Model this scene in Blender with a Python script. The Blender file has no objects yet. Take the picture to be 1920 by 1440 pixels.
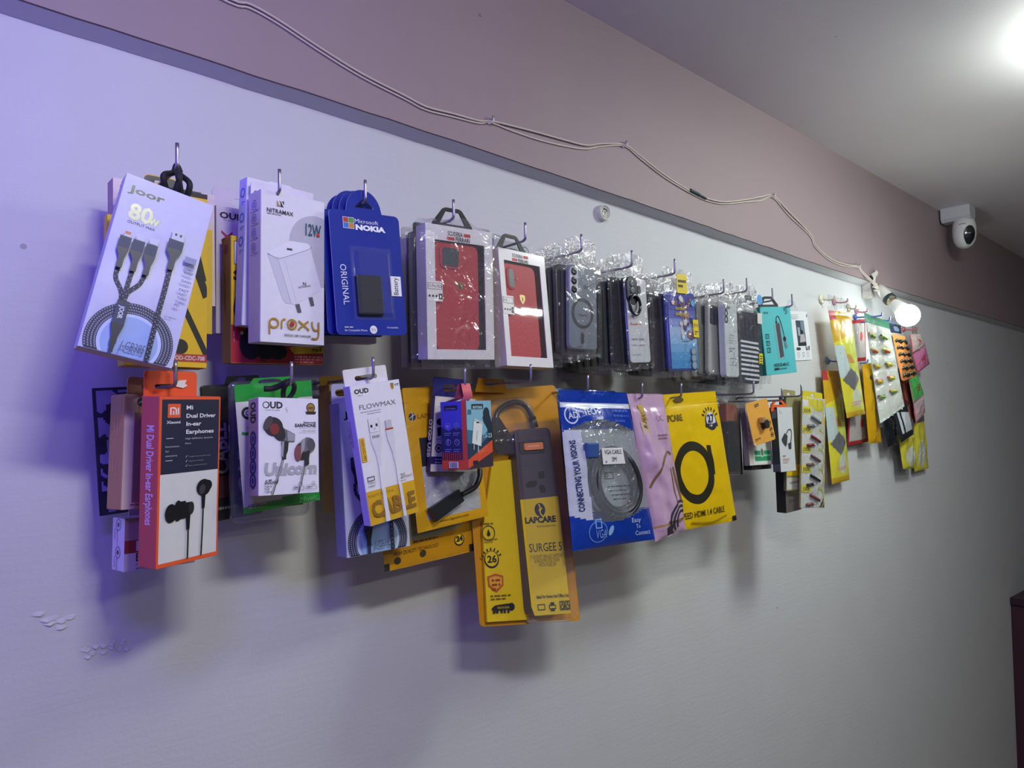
import bpy, bmesh, math, random
import numpy as np
from mathutils import Vector, Matrix, noise
from mathutils.geometry import tessellate_polygon

SC = bpy.context.scene
COL = SC.collection
rnd = random.Random(7)

# ---------------------------------------------------------------- camera, world, lights, exposure
YAW, PITCH = math.radians(41.3), math.radians(3.43)
cam_d = bpy.data.cameras.new('camera')
cam_d.sensor_width = 36.0
cam_d.lens = 1335.0 / 1920.0 * 36.0
cam_d.clip_start = 0.02
cam = bpy.data.objects.new('camera', cam_d)
COL.objects.link(cam)
cam.location = (0, -0.86, 1.6)
cam.rotation_euler = (math.pi / 2 + PITCH, 0, -YAW)
SC.camera = cam

SC.view_settings.view_transform = 'Standard'
SC.view_settings.look = 'None'
SC.view_settings.exposure = 0.0
SC.view_settings.gamma = 1.0
SC.view_settings.use_curve_mapping = False

world = bpy.data.worlds.new('world')
SC.world = world
world.use_nodes = True
world.node_tree.nodes['Background'].inputs[0].default_value = (0.5, 0.55, 0.7, 1)
world.node_tree.nodes['Background'].inputs[1].default_value = 0.05

def area_light(name, loc, target, sx, sy, power, color):
    d = bpy.data.lights.new(name, 'AREA')
    d.shape = 'RECTANGLE'; d.size = sx; d.size_y = sy; d.energy = power; d.color = color
    o = bpy.data.objects.new(name, d); COL.objects.link(o)
    o.location = loc
    o.rotation_euler = (Vector(target) - Vector(loc)).to_track_quat('-Z', 'Y').to_euler()
    return o
# white tube lamps under the ceiling of the shop, behind and above the camera; the rearmost is only fill
area_light('tube_and_fill_light', (0.23, -1.18, 2.32), (0.26, -0.84, 1.6), 0.30, 0.10, 10.0, (1.0, 1.0, 0.88))
area_light('tube_and_fill_light', (2.12, -1.33, 2.31), (2.10, -1.20, 1.6), 0.42, 0.035, 2.4, (0.95, 1.0, 0.95))
area_light('tube_and_fill_light', (0.60, -2.35, 2.32), (0.60, -1.6, 1.4), 0.60, 0.10, 6.2, (1.0, 1.0, 0.90))  # unseen fill light, added to lift the shade between the rows
# violet LED strip high up at the entrance end of the wall
area_light('violet_strip_light', (-0.08, -0.72, 2.06), (0.10, 0.0, 1.68), 0.20, 0.08, 2.8, (0.15, 0.085, 1.0))
area_light('violet_strip_light', (-0.80, -0.42, 1.80), (0.4, -0.12, 1.68), 0.30, 0.08, 4.2, (0.13, 0.07, 1.0))

# ---------------------------------------------------------------- materials
def lin(c):
    c = c / 255.0
    return c / 12.92 if c <= 0.04045 else ((c + 0.055) / 1.055) ** 2.4
def rgb(h):
    h = h.lstrip('#')
    return tuple(lin(int(h[i:i + 2], 16)) for i in (0, 2, 4)) + (1.0,)
_m = {}
def pm(h, rough=0.5, metal=0.0, coat=0.0, var=0.06, bump=0.0, bscale=60.0):
    """printed card, paint, plastic or metal of one colour with faint procedural unevenness"""
    key = (h, rough, metal, coat, var, bump, bscale)
    if key in _m: return _m[key]
    m = bpy.data.materials.new('surface_' + h.strip('#')); m.use_nodes = True
    nt = m.node_tree; b = nt.nodes['Principled BSDF']
    b.inputs['Roughness'].default_value = rough
    b.inputs['Metallic'].default_value = metal
    b.inputs['Coat Weight'].default_value = coat
    b.inputs['Coat Roughness'].default_value = 0.12
    tc = nt.nodes.new('ShaderNodeTexCoord'); nz = nt.nodes.new('ShaderNodeTexNoise')
    nz.inputs['Scale'].default_value = 90.0; nz.inputs['Detail'].default_value = 3.0
    nt.links.new(tc.outputs['Object'], nz.inputs['Vector'])
    mx = nt.nodes.new('ShaderNodeMix'); mx.data_type = 'RGBA'
    c = rgb(h)
    mx.inputs['A'].default_value = tuple(x * (1 - var) for x in c[:3]) + (1,)
    mx.inputs['B'].default_value = tuple(min(1, x * (1 + var)) for x in c[:3]) + (1,)
    nt.links.new(nz.outputs['Fac'], mx.inputs['Factor'])
    nt.links.new(mx.outputs['Result'], b.inputs['Base Color'])
    if bump:
        n2 = nt.nodes.new('ShaderNodeTexNoise'); n2.inputs['Scale'].default_value = bscale; n2.inputs['Detail'].default_value = 2.0
        n2.inputs['Distortion'].default_value = 0.8
        bp = nt.nodes.new('ShaderNodeBump'); bp.inputs['Strength'].default_value = bump; bp.inputs['Distance'].default_value = 0.004
        nt.links.new(tc.outputs['Object'], n2.inputs['Vector'])
        nt.links.new(n2.outputs['Fac'], bp.inputs['Height']); nt.links.new(bp.outputs['Normal'], b.inputs['Normal'])
    _m[key] = m
    return m
def foil(h, rough=0.22, bump=0.5, bscale=45.0):
    return pm(h, rough=rough, coat=0.5, bump=bump, bscale=bscale)
def clear(tint='#ffffff', haze=0.05, rough=0.06, bump=0.6, bscale=55.0, refl=1.0, hazecol='#d8d8dc'):
    """thin clear plastic film: see-through, mirror-like where it creases"""
    key = ('clear', tint, haze, rough, bump, bscale, refl, hazecol)
    if key in _m: return _m[key]
    m = bpy.data.materials.new('clear_film'); m.use_nodes = True
    nt = m.node_tree; nt.nodes.clear(); N = nt.nodes.new; L = nt.links.new
    out = N('ShaderNodeOutputMaterial'); tr = N('ShaderNodeBsdfTransparent'); gl = N('ShaderNodeBsdfGlossy'); df = N('ShaderNodeBsdfDiffuse')
    tr.inputs['Color'].default_value = rgb(tint); gl.inputs['Roughness'].default_value = rough
    gl.inputs['Color'].default_value = (0.95, 0.97, 1, 1); df.inputs['Color'].default_value = rgb(hazecol)
    fr = N('ShaderNodeLayerWeight'); pw = N('ShaderNodeMath'); pw.operation = 'POWER'; pw.inputs[1].default_value = 4.5
    mul = N('ShaderNodeMath'); mul.operation = 'MULTIPLY_ADD'; mul.inputs[1].default_value = 0.85 * refl; mul.inputs[2].default_value = 0.05 * refl; mul.use_clamp = True
    m1 = N('ShaderNodeMixShader'); m2 = N('ShaderNodeMixShader'); m1.inputs[0].default_value = haze
    L(tr.outputs[0], m1.inputs[1]); L(df.outputs[0], m1.inputs[2])
    L(fr.outputs['Facing'], pw.inputs[0]); L(pw.outputs[0], mul.inputs[0]); L(mul.outputs[0], m2.inputs[0])
    L(m1.outputs[0], m2.inputs[1]); L(gl.outputs[0], m2.inputs[2]); L(m2.outputs[0], out.inputs[0])
    if bump:
        tc = N('ShaderNodeTexCoord'); nz = N('ShaderNodeTexNoise'); nz.inputs['Scale'].default_value = bscale
        nz.inputs['Detail'].default_value = 3.0; nz.inputs['Distortion'].default_value = 1.2
        bp = N('ShaderNodeBump'); bp.inputs['Strength'].default_value = bump; bp.inputs['Distance'].default_value = 0.006
        L(tc.outputs['Object'], nz.inputs['Vector']); L(nz.outputs['Fac'], bp.inputs['Height'])
        L(bp.outputs['Normal'], gl.inputs['Normal']); L(bp.outputs['Normal'], fr.inputs['Normal'])
    _m[key] = m
    return m
def glow(h, strength):
    key = ('glow', h, strength)
    if key in _m: return _m[key]
    m = bpy.data.materials.new('lamp_glow'); m.use_nodes = True
    b = m.node_tree.nodes['Principled BSDF']
    b.inputs['Base Color'].default_value = rgb(h); b.inputs['Emission Color'].default_value = rgb(h); b.inputs['Emission Strength'].default_value = strength
    _m[key] = m
    return m

# ---------------------------------------------------------------- mesh helpers
class MB:
    """collects shapes with their materials; build() links them as ONE mesh object"""
    def __init__(s): s.v = []; s.f = []; s.m = []; s.sm = []; s.mats = []
    def mi(s, mat):
        if mat not in s.mats: s.mats.append(mat)
        return s.mats.index(mat)
    def add(s, vs, fs, mat, smooth=False):
        b = len(s.v); s.v += [tuple(v) for v in vs]
        ms = mat if isinstance(mat, list) else [mat] * len(fs)
        for f, mm in zip(fs, ms):
            s.f.append([b + i for i in f]); s.m.append(s.mi(mm)); s.sm.append(smooth)
    def box(s, x0, x1, y0, y1, z0, z1, mat, bev=0.0006):
        bm = bmesh.new(); bmesh.ops.create_cube(bm, size=1.0)
        for v in bm.verts:
            v.co = ((x0 + x1) / 2 + v.co.x * (x1 - x0), (y0 + y1) / 2 + v.co.y * (y1 - y0), (z0 + z1) / 2 + v.co.z * (z1 - z0))
        if bev: bmesh.ops.bevel(bm, geom=bm.edges[:], offset=bev, segments=1, affect='EDGES')
        bm.verts.index_update()
        s.add([v.co[:] for v in bm.verts], [[v.index for v in f.verts] for f in bm.faces], mat); bm.free()
    def prism(s, outer, y0, y1, mat, holes=(), side=None):
        """outline in x, z extruded from y0 (front) to y1, with holes through it"""
        loops = [list(outer)] + [list(h) for h in holes]
        flat = [p for l in loops for p in l]; n = len(flat)
        tris = tessellate_polygon([[Vector((p[0], p[1], 0)) for p in l] for l in loops])
        vs = [(p[0], y0, p[1]) for p in flat] + [(p[0], y1, p[1]) for p in flat]
        fs = [list(t) for t in tris] + [[i + n for i in reversed(t)] for t in tris]
        mt = [mat] * len(fs); b = 0
        for l in loops:
            k = len(l)
            for i in range(k):
                j = (i + 1) % k
                fs.append([b + i, b + j, n + b + j, n + b + i]); mt.append(side or mat)
            b += k
        s.add(vs, fs, mt)
    def slab(s, cx, cz, w, h, y0, y1, r, mat, e=0.0012):
        """rounded slab (phone, battery): rounded corners and softened edges"""
        def ol(k):
            pts = []
            for qx, qz, a0 in ((1, 1, 0), (-1, 1, 90), (-1, -1, 180), (1, -1, 270)):
                rr = max(r - k, 0.0003)
                for i in range(7):
                    a = math.radians(a0 + i * 15)
                    pts.append((cx + qx * (w / 2 - r) + rr * math.cos(a), cz + qz * (h / 2 - r) + rr * math.sin(a)))
            return pts
        rings = [(y0, e), (y0 + e * 0.3, e * 0.3), (y0 + e, 0), (y1 - e, 0), (y1, e)]
        vs = []; fs = []; n = 28
        for y, k in rings: vs += [(p[0], y, p[1]) for p in ol(k)]
        for a in range(len(rings) - 1):
            for i in range(n):
                j = (i + 1) % n; fs.append([a * n + i, a * n + j, (a + 1) * n + j, (a + 1) * n + i])
        fs.append(list(range(n))[::-1]); fs.append([(len(rings) - 1) * n + i for i in range(n)])
        s.add(vs, fs, mat)
    def tube(s, pts, r, mat, n=8, smooth=4, r1=None):
        P = [Vector(p) for p in pts]
        if smooth and len(P) > 2:
            Q = []
            for i in range(len(P) - 1):
                a, b, c, d = P[max(i - 1, 0)], P[i], P[i + 1], P[min(i + 2, len(P) - 1)]
                for k in range(smooth):
                    t = k / smooth
                    Q.append(0.5 * ((2 * b) + (c - a) * t + (2 * a - 5 * b + 4 * c - d) * t * t + (3 * b - a - 3 * c + d) * t ** 3))
            P = Q + [P[-1]]
        vs = []; fs = []; up = Vector((0.13, 0.21, 1)).normalized()
        for i, p in enumerate(P):
            d = (P[min(i + 1, len(P) - 1)] - P[max(i - 1, 0)]).normalized()
            a = d.cross(up)
            if a.length < 1e-4: a = d.cross(Vector((1, 0, 0)))
            a.normalize(); b = a.cross(d).normalized(); up = b
            rr = r if r1 is None else r + (r1 - r) * i / (len(P) - 1)
            for k in range(n):
                t = 2 * math.pi * k / n
                vs.append(p + a * math.cos(t) * rr + b * math.sin(t) * rr)
        for i in range(len(P) - 1):
            for k in range(n):
                j = (k + 1) % n; fs.append([i * n + k, i * n + j, (i + 1) * n + j, (i + 1) * n + k])
        fs.append(list(range(n))[::-1]); fs.append([(len(P) - 1) * n + k for k in range(n)])
        s.add(vs, fs, mat, True)
    def lathe(s, prof, origin, axis, mat, n=24):
        """profile (radius, distance along axis) turned about an axis"""
        o = Vector(origin); ax = Vector(axis).normalized()
        a = ax.orthogonal().normalized(); b = ax.cross(a)
        vs = []; fs = []
        for r, d in prof:
            for k in range(n):
                t = 2 * math.pi * k / n
                vs.append(o + ax * d + (a * math.cos(t) + b * math.sin(t)) * max(r, 1e-5))
        for i in range(len(prof) - 1):
            for k in range(n):
                j = (k + 1) % n; fs.append([i * n + k, i * n + j, (i + 1) * n + j, (i + 1) * n + k])
        s.add(vs, fs, mat, True)
    def build(s, name, parent=None):
        me = bpy.data.meshes.new(name); me.from_pydata(s.v, [], s.f)
        for m in s.mats: me.materials.append(m)
        me.polygons.foreach_set('material_index', s.m); me.polygons.foreach_set('use_smooth', s.sm)
        me.update(); me.validate()
        bm = bmesh.new(); bm.from_mesh(me); bmesh.ops.recalc_face_normals(bm, faces=bm.faces[:]); bm.to_mesh(me); bm.free()
        o = bpy.data.objects.new(name, me); COL.objects.link(o)
        if parent is not None: o.parent = parent
        return o

_txt = {}
def text_mesh(s, bold):
    k = (s, bold)
    if k in _txt: return _txt[k]
    cu = bpy.data.curves.new('t', 'FONT'); cu.body = s; cu.resolution_u = 2; cu.offset = bold; cu.dimensions = '2D'; cu.fill_mode = 'BOTH'
    o = bpy.data.objects.new('t', cu); COL.objects.link(o)
    dg = bpy.context.evaluated_depsgraph_get(); dg.update()
    me = bpy.data.meshes.new_from_object(o.evaluated_get(dg))
    v = [(p.co.x, p.co.y) for p in me.vertices]; f = [list(p.vertices) for p in me.polygons]
    bpy.data.objects.remove(o); bpy.data.curves.remove(cu); bpy.data.meshes.remove(me)
    if v:
        x0 = min(p[0] for p in v)
        v = [((p[0] - x0) / 0.70, p[1] / 0.70) for p in v]
    _txt[k] = (v, f)
    return _txt[k]

class Face:
    """a printed face: u runs 0..1 across, v 0..1 down from the top edge; corners in local metres"""
    def __init__(s, mb, tl, tr, br, bl, n=None, bulge=None):
        s.mb = mb; s.c = [Vector(p) for p in (tl, tr, br, bl)]
        s.W = (s.c[1] - s.c[0]).length; s.H = (s.c[3] - s.c[0]).length
        s.n = Vector(n) if n else (s.c[3] - s.c[0]).cross(s.c[1] - s.c[0]).normalized()
        s.bulge = bulge; s.L = 0.00012; s.umax = s.vmax = 9.0
    def P(s, u, v, h=0.0):
        u = min(u, s.umax); v = min(v, s.vmax)
        p = (s.c[0] * (1 - u) + s.c[1] * u) * (1 - v) + (s.c[3] * (1 - u) + s.c[2] * u) * v
        return p + s.n * ((s.bulge(u, v) if s.bulge else 0.0) + h)
    def up(s): s.L += 0.00005
    def poly(s, pts, mat):
        s.up()
        if len(pts) > 4:
            t = tessellate_polygon([[Vector((p[0], p[1], 0)) for p in pts]]); fs = [list(x) for x in t]
        else: fs = [list(range(len(pts)))]
        s.mb.add([s.P(u, v, s.L) for u, v in pts], fs, mat)
    def rect(s, u0, v0, u1, v1, mat):
        if s.bulge:
            n = max(1, int(abs(u1 - u0) * 8)); m = max(1, int(abs(v1 - v0) * 8)); s.up()
            vs = [s.P(u0 + (u1 - u0) * i / n, v0 + (v1 - v0) * j / m, s.L + 0.0003) for j in range(m + 1) for i in range(n + 1)]
            s.mb.add(vs, [[j * (n + 1) + i, j * (n + 1) + i + 1, (j + 1) * (n + 1) + i + 1, (j + 1) * (n + 1) + i] for j in range(m) for i in range(n)], mat)
        else: s.poly([(u0, v0), (u1, v0), (u1, v1), (u0, v1)], mat)
    def frame(s, u0, v0, u1, v1, t, mat):
        tv = t * s.W / s.H
        s.rect(u0, v0, u1, v0 + tv, mat); s.rect(u0, v1 - tv, u1, v1, mat); s.rect(u0, v0, u0 + t, v1, mat); s.rect(u1 - t, v0, u1, v1, mat)
    def ell(s, u, v, r, mat, ry=None, n=28, rot=0):
        k = s.W / s.H; ry = r if ry is None else ry; a = math.radians(rot); pts = []
        for i in range(n):
            t = 2 * math.pi * i / n; x, y = r * math.cos(t), ry * math.sin(t)
            pts.append((min(u + x * math.cos(a) - y * math.sin(a), s.umax), min(v + (x * math.sin(a) + y * math.cos(a)) * k, s.vmax)))
        s.up(); s.mb.add([s.P(u, v, s.L)] + [s.P(*p, s.L) for p in pts], [[0, 1 + i, 1 + (i + 1) % n] for i in range(n)], mat)
    def ring(s, u, v, r0, r1, mat, a0=0, a1=360, n=40, sq=1.0):
        k = s.W / s.H; s.up(); vs = []
        for i in range(n + 1):
            t = math.radians(a0 + (a1 - a0) * i / n)
            for r in (r0, r1): vs.append(s.P(u + r * math.cos(t), v + r * sq * math.sin(t) * k, s.L))
        s.mb.add(vs, [[2 * i, 2 * i + 1, 2 * i + 3, 2 * i + 2] for i in range(n)], mat)
    def stroke(s, pts, w, mat, w1=None, smooth=5):
        k = s.W / s.H; P = [Vector((p[0], p[1] / k)) for p in pts]
        if smooth and len(P) > 2:
            Q = []
            for i in range(len(P) - 1):
                a, b, c, d = P[max(i - 1, 0)], P[i], P[i + 1], P[min(i + 2, len(P) - 1)]
                for j in range(smooth):
                    t = j / smooth
                    Q.append(0.5 * ((2 * b) + (c - a) * t + (2 * a - 5 * b + 4 * c - d) * t * t + (3 * b - a - 3 * c + d) * t ** 3))
            P = Q + [P[-1]]
        vs = []; s.up()
        for i, p in enumerate(P):
            d = (P[min(i + 1, len(P) - 1)] - P[max(i - 1, 0)]).normalized(); q = Vector((-d.y, d.x))
            ww = (w if w1 is None else w + (w1 - w) * i / (len(P) - 1)) / 2
            for g in (1, -1):
                r = p + q * ww * g; vs.append(s.P(r.x, r.y * k, s.L))
        s.mb.add(vs, [[2 * i, 2 * i + 1, 2 * i + 3, 2 * i + 2] for i in range(len(P) - 1)], mat)
    def text(s, t, u, v, h, wd=None, mat=None, al='l', rot=0, bold=0.0, shear=0.0):
        """baseline start (or middle, al='c') at u, v; cap height h and length wd in units of the face width"""
        vs, fs = text_mesh(t, bold)
        if not vs: return
        k = s.W / s.H; w0 = max(p[0] for p in vs); sx = (wd / w0) if wd else h
        off = {'l': 0, 'c': -w0 * sx / 2, 'r': -w0 * sx}[al]; a = math.radians(rot); ca, sa = math.cos(a), math.sin(a)
        s.up(); out = []
        for x, y in vs:
            X = x * sx + off + y * h * shear; Y = y * h
            out.append(s.P(u + X * ca + Y * sa, v + (X * sa - Y * ca) * k, s.L + (0.0005 if s.bulge else 0)))
        s.mb.add(out, fs, mat)
    def lines(s, u0, v0, u1, n, dv, mat, h=0.012, rot=0, seed=1):
        """rows of print too small to read"""
        r = random.Random(seed); k = s.W / s.H; s.up()
        a = math.radians(rot); ca, sa = math.cos(a), math.sin(a)
        for j in range(n):
            x = 0.0; end = (u1 - u0) * (1.0 if j < n - 1 else r.uniform(0.5, 0.9))
            while x < end:
                w = min(r.uniform(0.018, 0.06), end - x)
                q = []
                for X, Y in ((x, 0), (x + w, 0), (x + w, h), (x, h)):
                    Y = Y + j * dv
                    q.append(s.P(u0 + X * ca - Y * sa, v0 + (X * sa + Y * ca) * k, s.L))
                s.mb.add(q, [[0, 1, 2, 3]], mat); x += w + 0.012

def tag(o, label, cat, group=None, kind=None):
    if label: o['label'] = label
    if cat: o['category'] = cat
    if group: o['group'] = group
    if kind: o['kind'] = kind
    return o
def thing(name, label, cat, pose, group=None):
    """Empty at the middle of the front face; pose = x, y, z, yaw, roll, pitch"""
    o = bpy.data.objects.new(name, None); COL.objects.link(o); o.empty_display_size = 0.02
    x, y, z, ya, ro, pi = pose
    o.location = (x, y, z); o.rotation_mode = 'YXZ'
    o.rotation_euler = (math.radians(pi), math.radians(ro), math.radians(ya))
    return tag(o, label, cat, group)
def structure(o):
    o['kind'] = 'structure'; return o

def box_faces(mb, w, h, t):
    """print faces of a carton whose front lies at y = 0"""
    fr = Face(mb, (-w / 2, 0, h / 2), (w / 2, 0, h / 2), (w / 2, 0, -h / 2), (-w / 2, 0, -h / 2), (0, -1, 0))
    sd = Face(mb, (-w / 2, t, h / 2), (-w / 2, 0, h / 2), (-w / 2, 0, -h / 2), (-w / 2, t, -h / 2), (-1, 0, 0))
    return fr, sd
def pillow(mb, F, matfn, nu=28, nv=36, thick=0.002, back=None):
    """soft bag: bulged front sheet and a back sheet joined round the rim"""
    vs = []; fs = []; ms = []
    for j in range(nv + 1):
        for i in range(nu + 1): vs.append(F.P(i / nu, j / nv, 0))
    b = len(vs); keep = F.bulge
    for j in range(nv + 1):
        for i in range(nu + 1):
            u, v = i / nu, j / nv; d = (keep(u, v) if keep else 0)
            edge = min(u, 1 - u, v, 1 - v)
            F.bulge = None
            vs.append(F.P(u, v, 0) - F.n * (thick * min(1, edge * 12) + max(d, 0) * 0.55))
            F.bulge = keep
    for j in range(nv):
        for i in range(nu):
            q = [j * (nu + 1) + i, j * (nu + 1) + i + 1, (j + 1) * (nu + 1) + i + 1, (j + 1) * (nu + 1) + i]
            m = matfn((i + 0.5) / nu, (j + 0.5) / nv)
            if m is None: continue
            fs.append(q); ms.append(m)
    bm_ = back or matfn
    for j in range(nv):
        for i in range(nu):
            q = [b + j * (nu + 1) + i, b + j * (nu + 1) + i + 1, b + (j + 1) * (nu + 1) + i + 1, b + (j + 1) * (nu + 1) + i]
            m = bm_((i + 0.5) / nu, (j + 0.5) / nv)
            if m is None: continue
            fs.append(q[::-1]); ms.append(m)
    mb.add(vs, fs, ms, True)
def puff(a, seed=0, wr=0.25, fu=3.0, fv=4.0, top=0.0):
    """bulge of a filled bag with soft creases; the strip above v = top stays flat"""
    def f(u, v):
        vv = 0 if v < top else (v - top) / (1 - top)
        e = max(0.0, math.sin(math.pi * min(max(u, 0), 1))) ** 0.6 * max(0.0, math.sin(math.pi * min(max(vv, 0), 1))) ** 0.5
        n = noise.noise(Vector((u * fu, v * fv, seed * 7.3))) + 0.5 * noise.noise(Vector((u * fu * 2.3, v * fv * 2.3, seed * 3.1)))
        return a * e + a * wr * n * (0.25 + 0.75 * e)
    return f
def sleeve(w, h, t, up_, down=0.012, side=0.009, seed=1, mat=None, amp=0.004, nu=22, nv=40, tagmat=None):
    """clear pouch around a slab that lies from y = 0 to t, its crumpled neck rising above it"""
    mb = MB(); top = h / 2 + up_; bot = -h / 2 - down; W = w / 2 + side; H = top - bot
    def edge(u): return 2 * abs(u - 0.5)
    def pt(u, v, s_):
        z = top - v * H; x = -W + 2 * W * u
        inb = 1.0 if z < h / 2 else max(0.0, 1 - (z - h / 2) / 0.014)
        nn = noise.noise(Vector((u * 3.1, v * 5.2, seed * 5.7 + s_ * 3))) + 0.6 * noise.noise(Vector((u * 7.0, v * 10.0, seed * 2.9 + s_)))
        neck = 1 - inb
        e = max(0.0, 1 - edge(u) ** 6)
        y = (-0.0025 if s_ == 0 else t + 0.0025) * inb * e + (t / 2) * (1 - inb * e)
        y += nn * amp * (0.35 + 1.3 * neck) * e * (-1 if s_ == 0 else 1) * (0.25 if inb > 0.99 else 1)
        if s_ == 0 and inb > 0.99: y = min(y, -0.0009)
        if s_ == 1 and inb > 0.99: y = max(y, t + 0.0006)
        z += neck * 0.006 * noise.noise(Vector((u * 4, seed * 3.3, 1))) - neck * 0.012 * edge(u) ** 2 * (0.5 + noise.noise(Vector((seed, 2, 3))))
        return (x * (1 - 0.12 * neck) , y, z)
    for s_ in (0, 1):
        vs = [pt(i / nu, j / nv, s_) for j in range(nv + 1) for i in range(nu + 1)]
        fs = [[j * (nu + 1) + i, j * (nu + 1) + i + 1, (j + 1) * (nu + 1) + i + 1, (j + 1) * (nu + 1) + i] for j in range(nv) for i in range(nu)]
        nk = [CLEARN if vs[f[2]][2] > h / 2 + .002 and mat is None else (mat or CLEAR) for f in fs]
        mb.add(vs, fs, nk, True)
    return mb
CLEAR = clear(haze=0.05, bump=0.8, bscale=34, refl=1.15)
CLEARN = clear(haze=0.12, bump=1.3, bscale=60, refl=1.9, hazecol='#d6d6d0')
CLEARB = clear(haze=0.03, bump=0.25, bscale=30, rough=0.05, refl=1.1)

# ---------------------------------------------------------------- common colours
WHITE = pm('#dcdce2', 0.42, coat=0.25); BLACK = pm('#15161b', 0.55); INK = pm('#1b1c24', 0.5)
GREY = pm('#8c8e96', 0.5); LGREY = pm('#b9bac2', 0.5); DGREY = pm('#44474f', 0.5); NAVY = pm('#1d2038', 0.5)
YEL = pm('#e0bb10', 0.42, coat=0.2); RED = pm('#b52a2c', 0.5); GOLD = pm('#b08a3c', 0.35, metal=0.3)
ORANGE = pm('#e2592c', 0.45, coat=0.2); PLASTIC = pm('#131419', 0.55); STEEL = pm('#9b97a0', 0.34, metal=0.85)
# ================================================================ the room
def wall_mat(h, name, streak=0.0, rough=0.6, strength=0.08):
    m = bpy.data.materials.new(name); m.use_nodes = True; nt = m.node_tree; N = nt.nodes.new; L = nt.links.new
    b = nt.nodes['Principled BSDF']; b.inputs['Roughness'].default_value = rough
    tc = N('ShaderNodeTexCoord'); mp = N('ShaderNodeMapping'); mp.inputs['Scale'].default_value = (2.0, 2.0, 2.0)
    n1 = N('ShaderNodeTexNoise'); n1.inputs['Scale'].default_value = 4.0; n1.inputs['Detail'].default_value = 4
    n2 = N('ShaderNodeTexNoise'); n2.inputs['Scale'].default_value = 220.0; n2.inputs['Detail'].default_value = 2
    n3 = N('ShaderNodeTexNoise'); n3.inputs['Scale'].default_value = 30.0; n3.inputs['Detail'].default_value = 3
    mp3 = N('ShaderNodeMapping'); mp3.inputs['Scale'].default_value = (0.5, 1.0, 5.0); mp3.inputs['Rotation'].default_value = (0, 0.25, 0)
    spk = N('ShaderNodeTexVoronoi'); spk.inputs['Scale'].default_value = 9.0
    L(tc.outputs['Object'], mp.inputs['Vector']); L(mp.outputs['Vector'], n1.inputs['Vector'])
    L(tc.outputs['Object'], n2.inputs['Vector']); L(tc.outputs['Object'], mp3.inputs['Vector']); L(mp3.outputs['Vector'], n3.inputs['Vector'])
    L(tc.outputs['Object'], spk.inputs['Vector'])
    c = rgb(h); mx = N('ShaderNodeMix'); mx.data_type = 'RGBA'
    mx.inputs['A'].default_value = tuple(x * 0.95 for x in c[:3]) + (1,); mx.inputs['B'].default_value = tuple(min(1, x * 1.04) for x in c[:3]) + (1,)
    L(n1.outputs['Fac'], mx.inputs['Factor'])
    # a few dark specks of dirt
    th = N('ShaderNodeMath'); th.operation = 'LESS_THAN'; th.inputs[1].default_value = 0.028
    L(spk.outputs['Distance'], th.inputs[0])
    md = N('ShaderNodeMix'); md.data_type = 'RGBA'; md.inputs['B'].default_value = tuple(x * 0.45 for x in c[:3]) + (1,)
    sc_ = N('ShaderNodeMath'); sc_.operation = 'MULTIPLY'; sc_.inputs[1].default_value = 0.7
    L(th.outputs[0], sc_.inputs[0]); L(sc_.outputs[0], md.inputs['Factor']); L(mx.outputs['Result'], md.inputs['A'])
    L(md.outputs['Result'], b.inputs['Base Color'])
    ad = N('ShaderNodeMath'); ad.operation = 'MULTIPLY_ADD'; ad.inputs[1].default_value = streak
    L(n3.outputs['Fac'], ad.inputs[0]); L(n2.outputs['Fac'], ad.inputs[2])
    bp = N('ShaderNodeBump'); bp.inputs['Strength'].default_value = strength; bp.inputs['Distance'].default_value = 0.003
    L(ad.outputs[0], bp.inputs['Height']); L(bp.outputs['Normal'], b.inputs['Normal'])
    return m
M_WALL = wall_mat('#c6c7ca', 'white_wall_paint', 1.6)
M_PINK = wall_mat('#968488', 'dusty_pink_paint', 0.4)
M_CEIL = wall_mat('#dedadb', 'ceiling_paint', 0.3)
M_ROOM = wall_mat('#a09a9a', 'shop_wall_paint', 0.3)
M_FLOOR = wall_mat('#9a8f86', 'floor_tiles', 0.3, 0.4)
M_EDGE = pm('#5d4a50', 0.8)

X0, X1, Y0, ZB, ZC = -1.3, 4.3, -2.9, 2.019, 2.336
def room_box(name, x0, x1, y0, y1, z0, z1, mat):
    mb = MB(); mb.box(x0, x1, y0, y1, z0, z1, mat, bev=0); return structure(mb.build(name))
wall = room_box('wall_back', X0, X1, 0, 0.12, 0, ZC, M_WALL)
room_box('wall_left', X0 - 0.1, X0, Y0, 0.12, 0, ZC, M_ROOM)
room_box('wall_right', X1, X1 + 0.1, Y0, 0.12, 0, ZC, wall_mat('#4a4448', 'dark_end_wall_paint', 0.3))
room_box('wall_front', X0, X1, Y0 - 0.1, Y0, 0, ZC, M_ROOM)
room_box('floor', X0 - 0.1, X1 + 0.1, Y0 - 0.1, 0.12, -0.1, 0, M_FLOOR)
room_box('ceiling', X0 - 0.1, X1 + 0.1, Y0 - 0.1, 0.12, ZC, ZC + 0.1, M_CEIL)
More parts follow.
